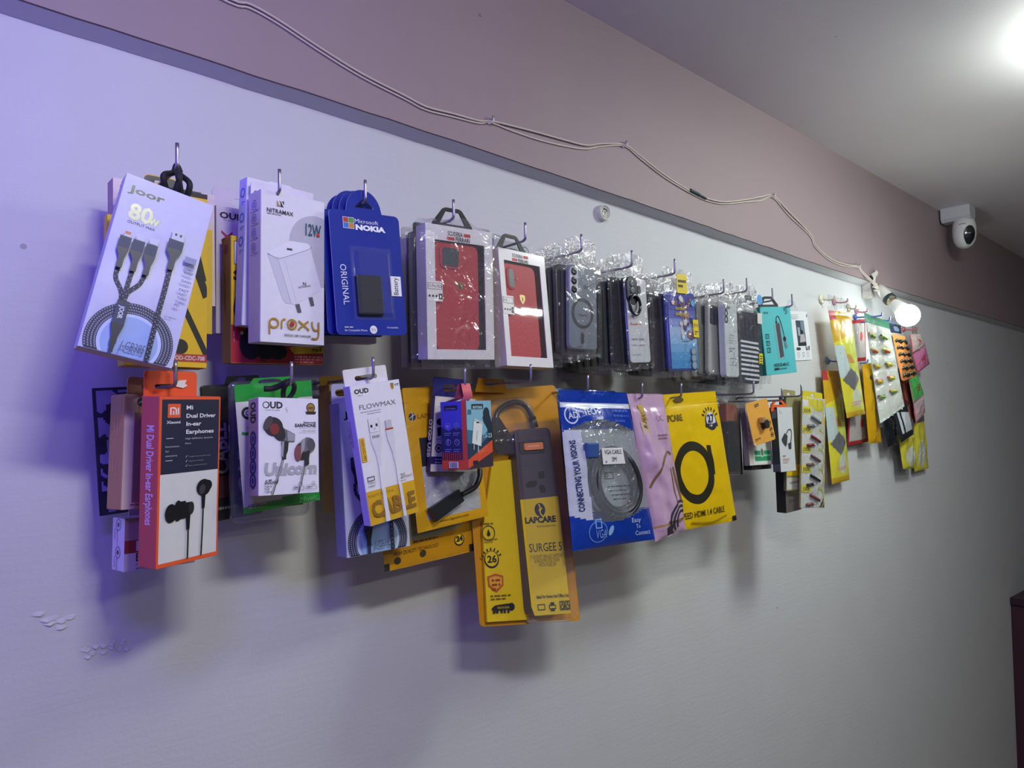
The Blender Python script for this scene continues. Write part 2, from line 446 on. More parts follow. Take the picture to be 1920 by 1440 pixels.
# the pink upper band of plaster stands 26 mm proud of the white wall; its lower arris wavers
mb = MB(); n = 180; vs = []; fs = []
for i in range(n + 1):
    x = X0 + (X1 - X0) * i / n
    dz = 0.006 * math.sin(x * 1.9 + 0.6) + 0.0014 * noise.noise(Vector((x * 14, 0, 0))) + 0.0012 * noise.noise(Vector((x * 45, 3, 0)))
    z = ZB + dz
    vs += [(x, -0.0005, ZC), (x, -0.026, ZC), (x, -0.026, z), (x, -0.0245, z - 0.0012), (x, -0.0005, z - 0.008)]
for i in range(n):
    for k in range(4): fs.append([i * 5 + k, (i + 1) * 5 + k, (i + 1) * 5 + k + 1, i * 5 + k + 1])
ms = []
for i in range(n): ms += [M_PINK, M_PINK, M_EDGE, M_WALL]
mb.add(vs, fs, ms)
structure(mb.build('trim_1'))
# chipped plaster low on the white wall
def chip(x, z, w, h, seed):
    mb = MB(); r = random.Random(seed)
    for k in range(7):
        cx, cz = x + r.uniform(-w, w) * 0.5, z + r.uniform(-h, h) * 0.5 + (0.3 * w if k % 2 else 0)*0.2
        pts = [(cx + r.uniform(.5, 1) * 0.22 * w * math.cos(a), cz + r.uniform(.4, 1) * 0.2 * h * math.sin(a)) for a in [i * math.pi / 5 for i in range(10)]]
        vs = [(p[0], -0.0002, p[1]) for p in pts] + [(cx, -r.uniform(0.001, 0.0028), cz - 0.002)]
        mb.add(vs, [[i, (i + 1) % 10, 10] for i in range(10)], M_WALL)
    o = mb.build('plaster_chip', wall); o['kind'] = 'structure'
chip(0.140, 1.404, 0.036, 0.022, 3); chip(0.172, 1.366, 0.022, 0.016, 5); chip(0.196, 1.366, 0.016, 0.012, 8)

# dark red cabinet whose edge closes the wall far along it
mb = MB(); mat = pm('#3a1a26', 0.45)
root = bpy.data.objects.new('cabinet', None); COL.objects.link(root); root.location = (3.7, -0.2, 0)
tag(root, 'dark maroon cabinet standing on the floor at the far dim end of the wall', 'cabinet')
mb.box(-0.29, 0.3, -0.18, 0.199, 0, 0.89, mat, 0.003); mb.build('carcass', root)
mb = MB(); mb.box(-0.3, 0.31, -0.2, 0.199, 0.89, 0.92, pm('#2b1620', 0.4), 0.003); mb.build('top', root)
for k in (0, 1):
    mb = MB(); mb.box(-0.285 + k * 0.295, 0.005 + k * 0.29, -0.198, -0.18, 0.03, 0.88, mat, 0.002); d = mb.build('door', root)
    mb = MB(); mb.box(-0.03 + k * 0.05, -0.02 + k * 0.05, -0.215, -0.198, 0.5, 0.6, STEEL); mb.build('handle', d)

# ================================================================ hooks
HX_U = [.199, .300, .401, .526, .648, .760, .876, .989, 1.137, 1.216, 1.311, 1.390]
HZ_U = [1.846, 1.845, 1.857, 1.861, 1.855, 1.859, 1.854, 1.858, 1.844, 1.857, 1.850, 1.848]
HX_L = [.203, .317, .414, .545, .658, .772, .898, 1.002, 1.233, 1.340, 1.420]
HZ_L = [1.639, 1.645, 1.656, 1.651, 1.662, 1.653, 1.646, 1.650, 1.663, 1.653, 1.664]
UL = ['the tilted silver cable box with a black cord', 'the white charger box with a plug picture', 'the dark blue battery cards', 'the bagged red phone case box',
      'the unbagged red phone case box', 'the grey phone case with a magnet ring', 'the white phone case with a ring holder', 'the blue phone case with yellow tags',
      'the clear phone cases', 'the black and white striped phone case', 'the turquoise adapter box', 'the white phone holder box']
LLB = ['the orange earphone box', 'the white earphone box over a green pack', 'the white and yellow cable box', 'the yellow adapter pouch and blue charger box', 'the tall yellow extension board pack',
      'the blue and clear cable bag', 'the pale pink cable bag', 'the yellow cable bag with a black loop', 'the yellow dongle card', 'the white and black adapter box', 'the strip of white and yellow cable packets']
def hook(x, z, label, group, up_=0.022):
    mb = MB(); r = 0.0018
    pts = [(x, 0.0, z)] + [(x, -0.13, z - 0.001), (x, -0.1455, z), (x, -0.1485, z + 0.0012), (x, -0.150, z + 0.0045), (x - 0.0006, -0.1502, z + up_)]
    mb.tube(pts, r, STEEL, n=10, smooth=3)
    mb.lathe([(0.0045, 0), (0.0045, 0.0016), (0.002, 0.0022)], (x, 0, z), (0, -1, 0), STEEL, 14)
    o = mb.build('wire_hook'); tag(o, label, 'hook', group)
for x, z, l in zip(HX_U, HZ_U, UL): hook(x, z, 'upper-row steel wire hook that carries ' + l, 'wire hooks in the upper row', 0.024)
for x, z, l in zip(HX_L, HZ_L, LLB): hook(x, z, 'lower-row steel wire hook that carries ' + l, 'wire hooks in the lower row', 0.023)

# ================================================================ cable on the pink band
root = bpy.data.objects.new('lamp_cable', None); COL.objects.link(root); root.location = (1.2, -0.03, 2.08)
tag(root, 'thin off-white twin cable sagging along the pink band down to the lit bulb', 'cable')
CP = [[0.19, 2.116], [0.285, 2.103], [0.31, 2.106], [0.346, 2.1], [0.401, 2.085], [0.462, 2.071], [0.53, 2.062], [0.566, 2.057], [0.614, 2.061], [0.664, 2.065], [0.687, 2.072], [0.729, 2.074], [0.787, 2.077], [0.85, 2.082], [0.903, 2.089], [0.945, 2.104], [1.008, 2.12], [1.051, 2.11], [1.117, 2.093], [1.168, 2.084], [1.223, 2.077], [1.277, 2.075], [1.341, 2.082], [1.428, 2.105], [1.498, 2.125], [1.547, 2.141], [1.622, 2.115], [1.729, 2.082], [1.756, 2.057], [1.844, 2.035], [1.939, 2.035], [2.006, 2.042], [2.033, 2.031], [2.074, 2.003], [2.10, 1.985]]
wm = pm('#c9bcb2', 0.5)
for k in (0, 1):
    mb = MB(); pts = []
    for i, (x, z) in enumerate(CP):
        s_ = 0.5 + 0.5 * math.sin(x * 11.0); g = (0.0011 + 0.0035 * max(0, math.sin(x * 8.3 + 1.2)) ** 3)
        near = min(abs(x - q) for q in (0.687, 1.008, 1.547, 2.006, 1.2)); g *= min(1, near / 0.05)
        off = 0.001 + g
        y = -0.0275 if x < 2.04 else -0.034 - (x - 2.04) * 0.2
        pts.append((x - 1.2, y + 0.03 - (0.0016 if k else 0.0), z - 2.08 + (off if k else -off)))
    mb.tube(pts, 0.0015, wm, n=8, smooth=4); mb.build('wire', root)
mb = MB(); tm = pm('#12393c', 0.4)
mb.tube([(0.012, 0, 0.0005), (0.03, 0, -0.001), (0.045, 0, -0.0025)], 0.0036, tm, n=10); mb.tube([(0.04, 0, -0.0022), (0.055, -0.001, -0.004), (0.068, 0, -0.005)], 0.0024, tm, n=10)
mb.build('tape_splice', root)
for x, z, l in ((0.687, 2.072, 'before the first sag'), (1.008, 2.12, 'before the dark tape splice'), (1.547, 2.141, 'past the dark tape splice'), (2.006, 2.042, 'just above the bulb holder')):
    mb = MB(); mb.tube([(x - 0.004, -0.026, z - 0.004), (x - 0.002, -0.0335, z - 0.003), (x, -0.035, z + 0.001), (x + 0.001, -0.032, z + 0.004), (x + 0.001, -0.026, z + 0.006)], 0.0016, pm('#cfc9c4', 0.5), n=8)
    mb.lathe([(0.0008, 0), (0.0008, 0.006), (0.0022, 0.006), (0.0022, 0.0075), (0, 0.0078)], (x + 0.001, -0.0262, z + 0.006), (0, -1, 0), STEEL, 10)
    tag(mb.build('cable_clip'), 'small white nail clip on the pink band cable ' + l, 'clip', 'cable clips on the pink band')

# round spiral plug on the white wall
mb = MB(); pmw = pm('#d3d3c6', 0.45)
mb.lathe([(0.0150, 0), (0.0150, 0.009), (0.0138, 0.0105), (0.0124, 0.0100), (0.0118, 0.005), (0.0, 0.005)], (0.975, 0, 1.992), (0, -1, 0), pmw, 30)
sp = [(0.975 + (0.009 - 0.0065 * k / 14) * math.cos(k * 0.62 + 1), -0.0062, 1.992 + (0.009 - 0.0065 * k / 14) * math.sin(k * 0.62 + 1)) for k in range(15)]
mb.tube(sp, 0.0016, pmw, n=6, smooth=3)
mb.tube([(0.970, -0.0068, 1.9985), (0.977, -0.007, 1.9995), (0.982, -0.007, 1.995)], 0.0009, BLACK, n=6)
tag(mb.build('wall_plug'), 'small round cream plastic plug on the white wall under the pink band', 'plug')

# ================================================================ lit bulb in its taped holder
root = bpy.data.objects.new('light_bulb', None); COL.objects.link(root); root.location = (2.112, -0.03, 1.99)
tag(root, 'lit white LED bulb in a taped holder under the pink band', 'bulb')
A = Vector((2.112, -0.045, 1.984)) - root.location; D = (Vector((2.088, -0.142, 1.883)) - Vector((2.112, -0.045, 1.984))).normalized()
mb = MB(); tape = pm('#c9c5bd', 0.5, bump=0.3)
mb.lathe([(0.0, -0.012), (0.016, -0.012), (0.018, 0.0), (0.017, 0.03), (0.0165, 0.032)], A, D, tape, 20)
mb.box(-0.02, 0.012, 0.004, 0.0295, -0.022, 0.026, tape, 0.002)
mb.build('holder', root)
mb = MB(); r = random.Random(4)
for (a, b, w) in (((-0.02, -0.002, 0.045), (-0.005, -0.012, -0.01), 0.010), ((-0.03, -0.006, 0.01), (0.012, -0.03, -0.014), 0.009), ((-0.026, -0.008, -0.002), (-0.004, -0.04, -0.04), 0.008), ((-0.014, 0.0, 0.03), (0.004, -0.004, 0.055), 0.008)):
    a, b = Vector(a), Vector(b); d = (b - a); s_ = d.cross(Vector((0, 1, 0))).normalized() * w; vs = []
    for k in range(7):
        p = a + d * k / 6 + Vector((0, -0.004 * math.sin(k * 1.7), 0.002 * r.uniform(-1, 1)))
        for q in (-1, 0, 1): vs.append(p + s_ * q + Vector((0, -0.003 * (q == 0), 0)))
    mb.add(vs, [[3 * k + c, 3 * k + c + 1, 3 * k + c + 4, 3 * k + c + 3] for k in range(6) for c in (0, 1)], tape, True)
mb.build('tape', root)
mb = MB(); mb.lathe([(0.0165, 0.030), (0.0178, 0.032), (0.0178, 0.042), (0.0155, 0.044)], A, D, pm('#23302e', 0.4), 20)
mb.lathe([(0.0135, 0.043), (0.0142, 0.046), (0.0130, 0.049), (0.0142, 0.052), (0.0130, 0.055)], A, D, pm('#b9a488', 0.3, metal=0.9), 20); mb.build('collar', root)
mb = MB(); mb.lathe([(0.0130, 0.054), (0.016, 0.060), (0.0205, 0.082), (0.0218, 0.0915)], A, D, pm('#dcdcd4', 0.4), 26); mb.build('base', root)
mb = MB(); mb.lathe([(0.0215, 0.0912)] + [(0.0300 * math.cos(a), 0.112 + 0.030 * math.sin(a)) for a in [math.radians(q) for q in range(-44, 91, 8)]] + [(0, 0.1421)], A, D, glow('#f4fff8', 52.0), 28); mb.build('globe', root)

# ================================================================ round ceiling lamp at the frame's upper corner
root = bpy.data.objects.new('ceiling_lamp', None); COL.objects.link(root); root.location = (1.66, -0.725, ZC)
tag(root, 'bright round white ceiling lamp at the upper corner of the view', 'lamp')
mb = MB(); mb.lathe([(0.0, 0), (0.125, 0), (0.125, 0.012), (0.12, 0.014)], (0, 0, 0), (0, 0, -1), WHITE, 40); mb.build('rim', root)
mb = MB(); mb.lathe([(0.12, 0.012), (0.119, 0.045), (0.11, 0.062), (0.0, 0.068)], (0, 0, 0), (0, 0, -1), glow('#f4fff9', 66.0), 40); mb.build('diffuser', root)

# ================================================================ security camera under the ceiling
root = bpy.data.objects.new('security_camera', None); COL.objects.link(root); root.location = (2.69, -0.075, ZC)
tag(root, 'white security camera with a black lens hanging under the ceiling', 'camera')
cw = pm('#b9bbbd', 0.4)
mb = MB(); bm = bmesh.new()
mb.prism([(-0.028, 0.0), (-0.028, -0.036), (-0.018, -0.046), (0.018, -0.046), (0.030, -0.034), (0.030, 0.0)], -0.045, 0.042, cw); mb.build('mount', root)
mb = MB(); o_ = (0.004, -0.018, -0.040)
mb.lathe([(0.0, 0), (0.020, 0.0), (0.030, 0.006), (0.0335, 0.018), (0.035, 0.036), (0.0345, 0.056), (0.031, 0.076), (0.022, 0.092), (0.010, 0.099), (0, 0.1005)], o_, (0, 0, -1), pm('#cfcfca', 0.38), 36); hs = mb.build('housing', root)
mb = MB(); c = Vector(o_) + Vector((0, 0, -0.054)); fw = Vector((-0.62, -0.60, -0.15)).normalized(); sx = fw.cross(Vector((0, 0, 1))).normalized(); sz = sx.cross(fw)
prof = [(0.020, 0.0375), (0.035, 0.037), (0.052, 0.036), (0.070, 0.031), (0.084, 0.0212)]
vs = []; fs = []; N_ = 26; K_ = 8
for j in range(K_ + 1):
    for i in range(N_):
        t = 2 * math.pi * i / N_; q = j / K_
        a = q * 0.56 * math.cos(t); dz = q * 0.032 * math.sin(t) - 0.008
        z = 0.054 - dz; rr = np.interp(z, [0, 0.006, 0.018, 0.036, 0.056, 0.076, 0.092, 0.099], [0.020, 0.030, 0.0335, 0.035, 0.0345, 0.031, 0.022, 0.010]) + 0.0006
        ang = math.atan2(fw.y, fw.x) + a
        vs.append((o_[0] + rr * math.cos(ang), o_[1] + rr * math.sin(ang), o_[2] - z))
for j in range(K_):
    for i in range(N_):
        k = (i + 1) % N_; fs.append([j * N_ + i, j * N_ + k, (j + 1) * N_ + k, (j + 1) * N_ + i])
mb.add(vs, fs, pm('#10161c', 0.15, coat=0.6), True); mb.build('lens_window', hs)
mb = MB()
for k in range(7):
    ang = math.atan2(fw.y, fw.x) - 0.95 + k * 0.09; rr = 0.0340
    mb.add([(o_[0] + (rr + .0006) * math.cos(ang + q * 0.07), o_[1] + (rr + .0006) * math.sin(ang + q * 0.07), o_[2] - 0.0225 - z) for q, z in ((0, 0), (1, 0), (1, 0.0022), (0, 0.0022))], [[0, 1, 2, 3]], DGREY)
mb.build('printed_mark', hs)
# ================================================================ the packages
class Carton:
    def __init__(s, name, label, cat, p, front, side=None, bottom=None, group=None, part='carton'):
        x, y, z, w, h, t, ya, ro, pi = p
        s.root = thing(name, label, cat, (x, y, z, ya, ro, pi), group); s.w, s.h, s.t = w, h, t
        s.mb = MB(); s.part = part; side = side or front
        s.mb.box(-w / 2, w / 2, 0.0002, t, -h / 2, h / 2, side)
        s.fr, s.sd = box_faces(s.mb, w, h, t)
        s.fr.rect(0.003, 0.002, 0.997, 0.998, front)
        if bottom:
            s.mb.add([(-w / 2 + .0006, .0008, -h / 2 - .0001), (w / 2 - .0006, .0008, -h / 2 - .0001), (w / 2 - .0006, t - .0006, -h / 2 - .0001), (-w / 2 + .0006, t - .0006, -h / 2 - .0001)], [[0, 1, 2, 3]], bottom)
    def tab(s, w, hh, mat, cx=0.0, slot=(0.028, 0.007, 0.5), sx=0.0, y=None, r=0.004, thick=0.0012, back=None):
        y = s.t - thick if y is None else y; z0 = s.h / 2 - 0.001; z1 = s.h / 2 + hh; mb = MB()
        out = [(cx - w / 2, z0), (cx + w / 2, z0)] + [(cx + w / 2 - r + r * math.cos(a), z1 - r + r * math.sin(a)) for a in (0, .5, 1.05, 1.57)] + [(cx - w / 2 + r + r * math.cos(a), z1 - r + r * math.sin(a)) for a in (1.57, 2.1, 2.6, 3.14)]
        sw, sh, sv = slot; cz = z0 + hh * sv; hol = []
        for k in range(12):
            a = 2 * math.pi * k / 12; hol.append((cx + sx + (sw / 2 - sh / 2) * (1 if math.cos(a) > 0 else -1) + sh / 2 * math.cos(a), cz + sh / 2 * math.sin(a)))
        mb.prism(out, y, y + thick, mat, holes=[hol]); return mb.build('hang_tab', s.root)
    def done(s): return s.mb.build(s.part, s.root)

def usb_a(F, u, v, w, h, rot=0, metal=LGREY, dark=DGREY):
    F.rect(u, v, u + w, v + h, metal); F.rect(u + w * .18, v + h * .38, u + w * .36, v + h * .62, dark); F.rect(u + w * .62, v + h * .38, u + w * .8, v + h * .62, dark)
def braid(F, u, v, r0, r1, a0=0, a1=360, rows=4, n=44, c0='#1b1d30', c1='#7c82a2'):
    F.ring(u, v, r0, r1, pm(c0, .5), a0, a1, n=60); k = F.W / F.H; m = pm(c1, .5); F.up(); vs = []; fs = []
    for j in range(rows):
        r = r0 + (r1 - r0) * (j + .5) / rows
        for i in range(n):
            t = math.radians(a0 + (a1 - a0) * (i + .5 * (j % 2)) / n); cu, cv = u + r * math.cos(t), v + r * math.sin(t) * k
            if cv > F.vmax - .005 or cu > F.umax - .01: continue
            q = 0.3 * (r1 - r0) / rows * 1.2; b = len(vs)
            for dx, dy in ((q, q * .5), (-q * .3, q), (-q, -q * .5), (q * .3, -q)): vs.append(F.P(cu + dx, cv + dy * k, F.L))
            fs.append([b, b + 1, b + 2, b + 3])
    F.mb.add(vs, fs, m)
def earbud_cable(F, pts, w, m): F.stroke(pts, w, m)

SILV = pm('#b9bcd6', 0.42, metal=0.0, coat=0.15); SLATE = pm('#2c3852', 0.5)
def joor_print(F):
    F.vmax = F.umax = 0.997
    F.text('Joor', .06, .098, .085, .40, bold=.03, mat=pm('#1e2229', .25, metal=.4))
    hol = pm('#dfe3d2', .12, metal=.75); sh = pm('#646a72', .3, metal=.5)
    for d, m in ((.008, sh), (0, hol)):
        F.text('80', .125 + d, .243 + d * .5, .185, .26, mat=m, bold=.03); F.text('w', .345 + d, .240 + d * .5, .12, .125, mat=m, bold=.03)
    F.text('OUTPUT MAX', .14, .272, .033, .30, mat=INK)
    F.vmax = .995; F.ell(.49, .918, .335, pm('#8fa9d8', .35), n=60); F.ring(.49, .918, .30, .337, pm('#b9c8ea', .35), n=60)
    braid(F, .49, .918, .337, .467, rows=4, n=96)
    cab = pm('#22253a', .5); dot = pm('#8086a4', .5)
    def cord(pts, w=.05):
        F.stroke(pts, w, cab); P = pts
        for a, b in zip(P[:-1], P[1:]):
            k = max(2, int(abs(b[1] - a[1]) * 70))
            for i in range(k):
                t = (i + .5) / k; F.rect(a[0] + (b[0] - a[0]) * t - .014 * (i % 2 * 2 - 1) - .007, a[1] + (b[1] - a[1]) * t, a[0] + (b[0] - a[0]) * t - .014 * (i % 2 * 2 - 1) + .007, a[1] + (b[1] - a[1]) * t + .006, dot)
    cord([(.175, .53), (.18, .59), (.265, .65), (.295, .70)]); cord([(.457, .53), (.43, .59), (.34, .65), (.325, .70)]); cord([(.32, .53), (.31, .70)])
    cord([(.70, .46), (.703, .60), (.699, .72), (.704, .994)], .056)
    F.poly([(.255, .705), (.383, .705), (.384, .842), (.352, .905), (.352, .947), (.285, .947), (.285, .905), (.252, .842)], pm('#1b2030', .4)); F.rect(.254, .716, .383, .835, SLATE)
    F.text('JOOR', .295, .735, .05, .155, mat=pm('#c9cdd8', .3), rot=90, bold=.03); F.poly([(.295, .947), (.345, .947), (.34, .994), (.298, .994)], cab)
    for (tu0, tu1, tv0, tv1, bu0, bu1, bv0, nu0, nu1, tip) in ((.14, .208, .325, .358, .104, .227, .358, .144, .205, '#b86a3c'), (.27, .352, .323, .357, .243, .371, .357, .290, .352, None), (.411, .50, .320, .356, .386, .511, .358, .428, .490, None), (.622, .758, .229, .290, .602, .773, .288, .661, .729, 'usb')):
        F.rect(tu0, tv0, tu1, tv1, pm('#b4b6cc', .3))
        if tip and tip != 'usb': F.rect(tu0 + .004, tv0 + .004, tu1 - .004, tv0 + .02, pm(tip, .4))
        if tip == 'usb': F.rect(.652, .25, .676, .264, DGREY); F.rect(.706, .25, .73, .264, DGREY)
        bm_ = bv0 + .075 if tip != 'usb' else .352
        F.poly([(bu0, bv0), (bu1, bv0), (bu1, bm_), (nu1, bm_ + .045), (nu1, .536 if tip != 'usb' else .465), (nu0, .536 if tip != 'usb' else .465), (nu0, bm_ + .045), (bu0, bm_)], pm('#20263a', .4))
        F.rect(bu0 + .004, bv0 + .006, bu1 - .004, bm_ - .012, SLATE)
    F.text('J-CB395', .388, .962, .095, .262, mat=pm('#4c5a76', .4), shear=.1, bold=.01)
    F.rect(.822, .360, .955, .395, pm('#7f86a6', .4))
    g = pm('#5b5e74', .5)
    for t, v in (('SUPER', .418), ('VOOC', .435), ('WARP', .462), ('DASH', .512), ('FAST', .565), ('TURBO', .614), ('PD', .658)): F.text(t, .845 if t != 'PD' else .835, v, .032, .11 if t != 'PD' else .055, mat=g, al='c' if 0 else 'l', bold=.02)
    F.lines(.775, .70, .90, 2, .03, LGREY, h=.01)

# ---- first upper hook
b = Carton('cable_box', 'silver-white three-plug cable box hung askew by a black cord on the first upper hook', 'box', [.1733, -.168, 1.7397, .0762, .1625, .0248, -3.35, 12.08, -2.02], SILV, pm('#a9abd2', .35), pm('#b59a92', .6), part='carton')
joor_print(b.fr); b.done()
R_ = b.root.matrix_basis.copy()
hx, hz = .199, 1.847
bpy.context.view_layer.update(); inv = b.root.matrix_world.inverted()
mb = MB(); cm = pm('#17171d', .7)
top = b.h / 2
for (a, m_, c_) in (((.0, .012, top - .002), (-.009, .004, top + .011), (-.002, .0, top + .018)), ((.012, .010, top - .002), (.002, -.002, top + .014), (.004, .0, top + .02)), ((.015, .012, top - .002), (.014, .004, top + .013), (.01, .002, top + .02)), ((.004, .008, top - .003), (.004, .0, top + .012), (.008, .004, top + .02))):
    e = inv @ Vector((hx + .001, -.1462, hz - .0005))
    mb.tube([a, m_, (e.x * .5 + c_[0] * .5, e.y, e.z * .55 + c_[2] * .45), (e.x - .001, e.y, e.z + .003), (e.x + .004, e.y + .003, e.z - .001)], .0028, cm, n=8, smooth=6)
mb.build('cord', b.root)

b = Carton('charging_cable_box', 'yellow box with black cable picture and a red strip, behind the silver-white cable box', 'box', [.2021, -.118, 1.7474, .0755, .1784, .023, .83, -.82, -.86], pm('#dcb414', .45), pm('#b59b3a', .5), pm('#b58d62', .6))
F = b.fr; F.umax = F.vmax = .997; F.rect(.003, .002, .997, .03, BLACK)
F.stroke([(.80, .36), (.86, .44), (.93, .52), (.995, .60)], .10, BLACK); F.poly([(.78, .36), (.90, .34), (.99, .50), (.93, .52)], BLACK)
F.stroke([(.70, .66), (.80, .75), (.90, .84), (.998, .93)], .075, BLACK); F.ell(.66, .885, .10, BLACK); F.rect(0.003, .925, .997, .968, pm('#a8332e', .5)); F.text('OD-CDC-708', .60, .958, .055, .37, mat=WHITE, bold=.01)
b.done(); b.tab(.032, .0165, pm('#dcb414', .45), slot=(.02, .006, .66))
b = Carton('charging_cable_box', 'narrow yellow box edge peeping out behind the yellow cable picture box', 'box', [.2049, -.088, 1.7522, .1, .1113, .013, 0, -1.1, 0], pm('#d9b324', .45)); b.done(); b.tab(.03, .044, pm('#d9b324', .45), slot=(.02, .006, .88), cx=-.006)
b = Carton('gift_box', 'pale box rearmost on the first upper hook, its corner peeping past the silver-white box', 'box', [.214, -.066, 1.7911, .1, .1232, .022, 0, -1.9, 0], pm('#d3c3c6', .4), pm('#a98b9c', .5)); b.fr.poly([(.06, .10), (.5, .06), (.5, .3), (.06, .3)], pm('#b59a98', .5)); b.done(); 
b = Carton('accessory_card', 'dark card showing a black corner above the yellow cable picture box', 'card', [.2035, -.0985, 1.806, .07, .074, .004, 0, -1, 0], pm('#2c2b33', .4)); b.done()
b.tab(.03, .008, pm('#2c2b33', .4), slot=(.012, .005, .4), y=.001, cx=-.004)

# ---- second upper hook
b = Carton('charger_box', 'white phone charger box with a plug picture and gold lettering, on the second upper hook', 'box', [.3205, -.142, 1.7674, .0733, .1588, .0284, 3.58, -1.44, 1.04], WHITE, pm('#d8d5ea', .4), pm('#d5cbd4', .5))
F = b.fr; F.umax = F.vmax = .996
F.ell(.86, .31, .43, pm('#b4b4be', .45), n=60); F.rect(.43, .32, .996, .60, pm('#b4b4be', .45)); F.rect(.40, .53, .60, .61, WHITE); F.poly([(.43, .32), (.60, .32), (.60, .61), (.54, .61)], pm('#b4b4be', .45))
F.poly([(.097, .419), (.25, .434), (.469, .734), (.39, .735), (.33, .71)], pm('#c6c7d2', .4)); F.poly([(.25, .434), (.763, .335), (.94, .60), (.92, .625), (.52, .737), (.469, .734)], pm('#d3d3dc', .4))
F.poly([(.097, .415), (.13, .40), (.44, .311), (.72, .310), (.765, .325), (.75, .345), (.30, .435), (.20, .435)], pm('#dfdfe8', .4)); F.stroke([(.097, .419), (.22, .437), (.32, .434), (.74, .348), (.765, .325)], .007, GREY)
F.stroke([(.25, .436), (.469, .734)], .006, LGREY); F.stroke([(.36, .43), (.56, .725)], .012, WHITE); F.rect(.39, .362, .475, .376, DGREY)
F.text('NITRAMAX', .58, .625, .03, .2, mat=DGREY, rot=-14); F.text('N', .645, .60, .05, .05, mat=DGREY, bold=.02)
F.poly([(.525, .735), (.59, .728), (.625, .785), (.565, .79)], pm('#5c5a5e', .35)); F.poly([(.737, .678), (.80, .672), (.83, .73), (.775, .736)], pm('#5c5a5e', .35))
F.rect(.235, .057, .285, .094, pm('#a8915e', .4)); F.rect(.29, .057, .342, .094, INK); F.poly([(.235, .057), (.262, .057), (.285, .078), (.285, .094)], WHITE); F.poly([(.29, .057), (.305, .057), (.342, .085), (.342, .094), (.33, .094)], WHITE)
F.text('NITRAMAX', .082, .143, .058, .405, mat=INK, bold=.012); F.lines(.09, .149, .485, 1, .02, GREY, h=.011)
F.text('12W', .68, .252, .17, .255, mat=pm('#2f5660', .4), bold=.02); F.rect(.86, .228, .91, .252, pm('#b5443c', .4))
go = pm('#b8923a', .35, metal=.3)
for s_ in range(1):
    F.ring(.195, .872, .05, .078, go, -160, 160); F.stroke([(.128, .86), (.128, .945)], .028, go); F.stroke([(.31, .905), (.31, .865), (.335, .845), (.37, .842)], .027, go)
    F.ring(.47, .872, .052, .08, go); F.ell(.47, .872, .036, pm('#a02c2c', .4)); F.stroke([(.57, .843), (.62, .86), (.70, .887), (.74, .905)], .028, go); F.stroke([(.73, .843), (.68, .86), (.61, .887), (.57, .905)], .028, go)
    F.stroke([(.79, .843), (.795, .875), (.83, .90), (.89, .895)], .027, go); F.stroke([(.895, .843), (.895, .93), (.86, .957), (.78, .957)], .027, go)
F.text('SINGLE USB CHARGER', .352, .951, .028, .42, mat=INK, bold=.015)
S = b.sd
for v in (.09, .18, .275, .375):
    S.ring(.45, v, .16, .19, pm('#7a6fd0', .5)); S.ring(.45, v, .05, .09, pm('#7a6fd0', .5)); S.lines(.6, v + .035, .95, 1, .03, pm('#8c84d8', .5), h=.04); S.rect(.2, v + .042, .75, v + .046, pm('#8c84d8', .5))
b.done(); b.tab(.070, .0155, pm('#d5d2dc', .45), slot=(.026, .0065, .22), sx=-.019)
b = Carton('charger_box', 'white charger box with blue icons down its edge, standing taller behind the gold-lettered charger box', 'box', [.3195, -.106, 1.7875, .0788, .16, .018, 3.93, .05, 1.6], WHITE, pm('#c6c9f2', .4))
for v in (.10, .27, .43): b.sd.ring(.5, v, .2, .3, pm('#3a6fd0', .5)); b.sd.lines(.35, v + .06, .8, 2, .12, pm('#3a6fd0', .5), h=.06)
b.done()
b.tab(.03, .002, WHITE, y=.002, slot=(.01, .001, .5))
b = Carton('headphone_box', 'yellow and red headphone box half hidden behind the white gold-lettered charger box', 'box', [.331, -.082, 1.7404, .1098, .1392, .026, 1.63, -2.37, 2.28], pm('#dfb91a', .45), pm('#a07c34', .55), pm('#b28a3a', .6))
F = b.fr; F.umax = F.vmax = .996; red = pm('#b5283c', .45)
F.rect(.003, .697, .997, .997, red); F.rect(.03, .04, .20, .225, WHITE); F.frame(.03, .04, .20, .225, .006, INK); F.ring(.13, .115, .05, .065, INK, 180, 360); F.rect(.07, .115, .10, .165, INK); F.ring(.145, .13, .02, .035, INK, 0, 180); F.rect(.06, .195, .17, .21, LGREY); F.text('SI', .022, .345, .095, .13, mat=INK, bold=.05)
hb = pm('#3a3642', .45); F.stroke([(.30, .38), (.17, .39), (.085, .45), (.05, .57), (.075, .66), (.10, .72)], .055, hb); F.stroke([(.085, .67), (.12, .74)], .06, pm('#a82a3c', .4))
F.ell(.20, .84, .12, BLACK, ry=.16); F.ell(.36, .89, .11, BLACK, ry=.09); F.ell(.48, .90, .10, BLACK, ry=.08); F.ell(.105, .76, .018, LGREY); F.stroke([(.3, .93), (.31, .97), (.36, .98)], .008, INK)
F.poly([(.60, .86), (.70, .845), (.996, .845), (.996, .90), (.66, .915)], YEL); F.text('mp3', .86, .885, .04, .11, mat=INK, bold=.02); F.lines(.66, .93, .98, 3, .028, pm('#d98f98', .5), h=.014); F.lines(.03, .75, .22, 1, .02, pm('#c8707c', .5), h=.010, rot=90)
b.sd.ell(.5, .10, .22, pm('#8a4030', .5)); b.sd.lines(.45, .30, 3.3, 1, .1, pm('#6e5530', .5), h=.10, rot=90); b.sd.lines(.8, .30, 3.0, 1, .1, pm('#8a7040', .5), h=.08, rot=90)
b.done(); b.tab(.05, .05, pm('#dfb91a', .45), cx=.004, slot=(.02, .008, .78), y=.01)
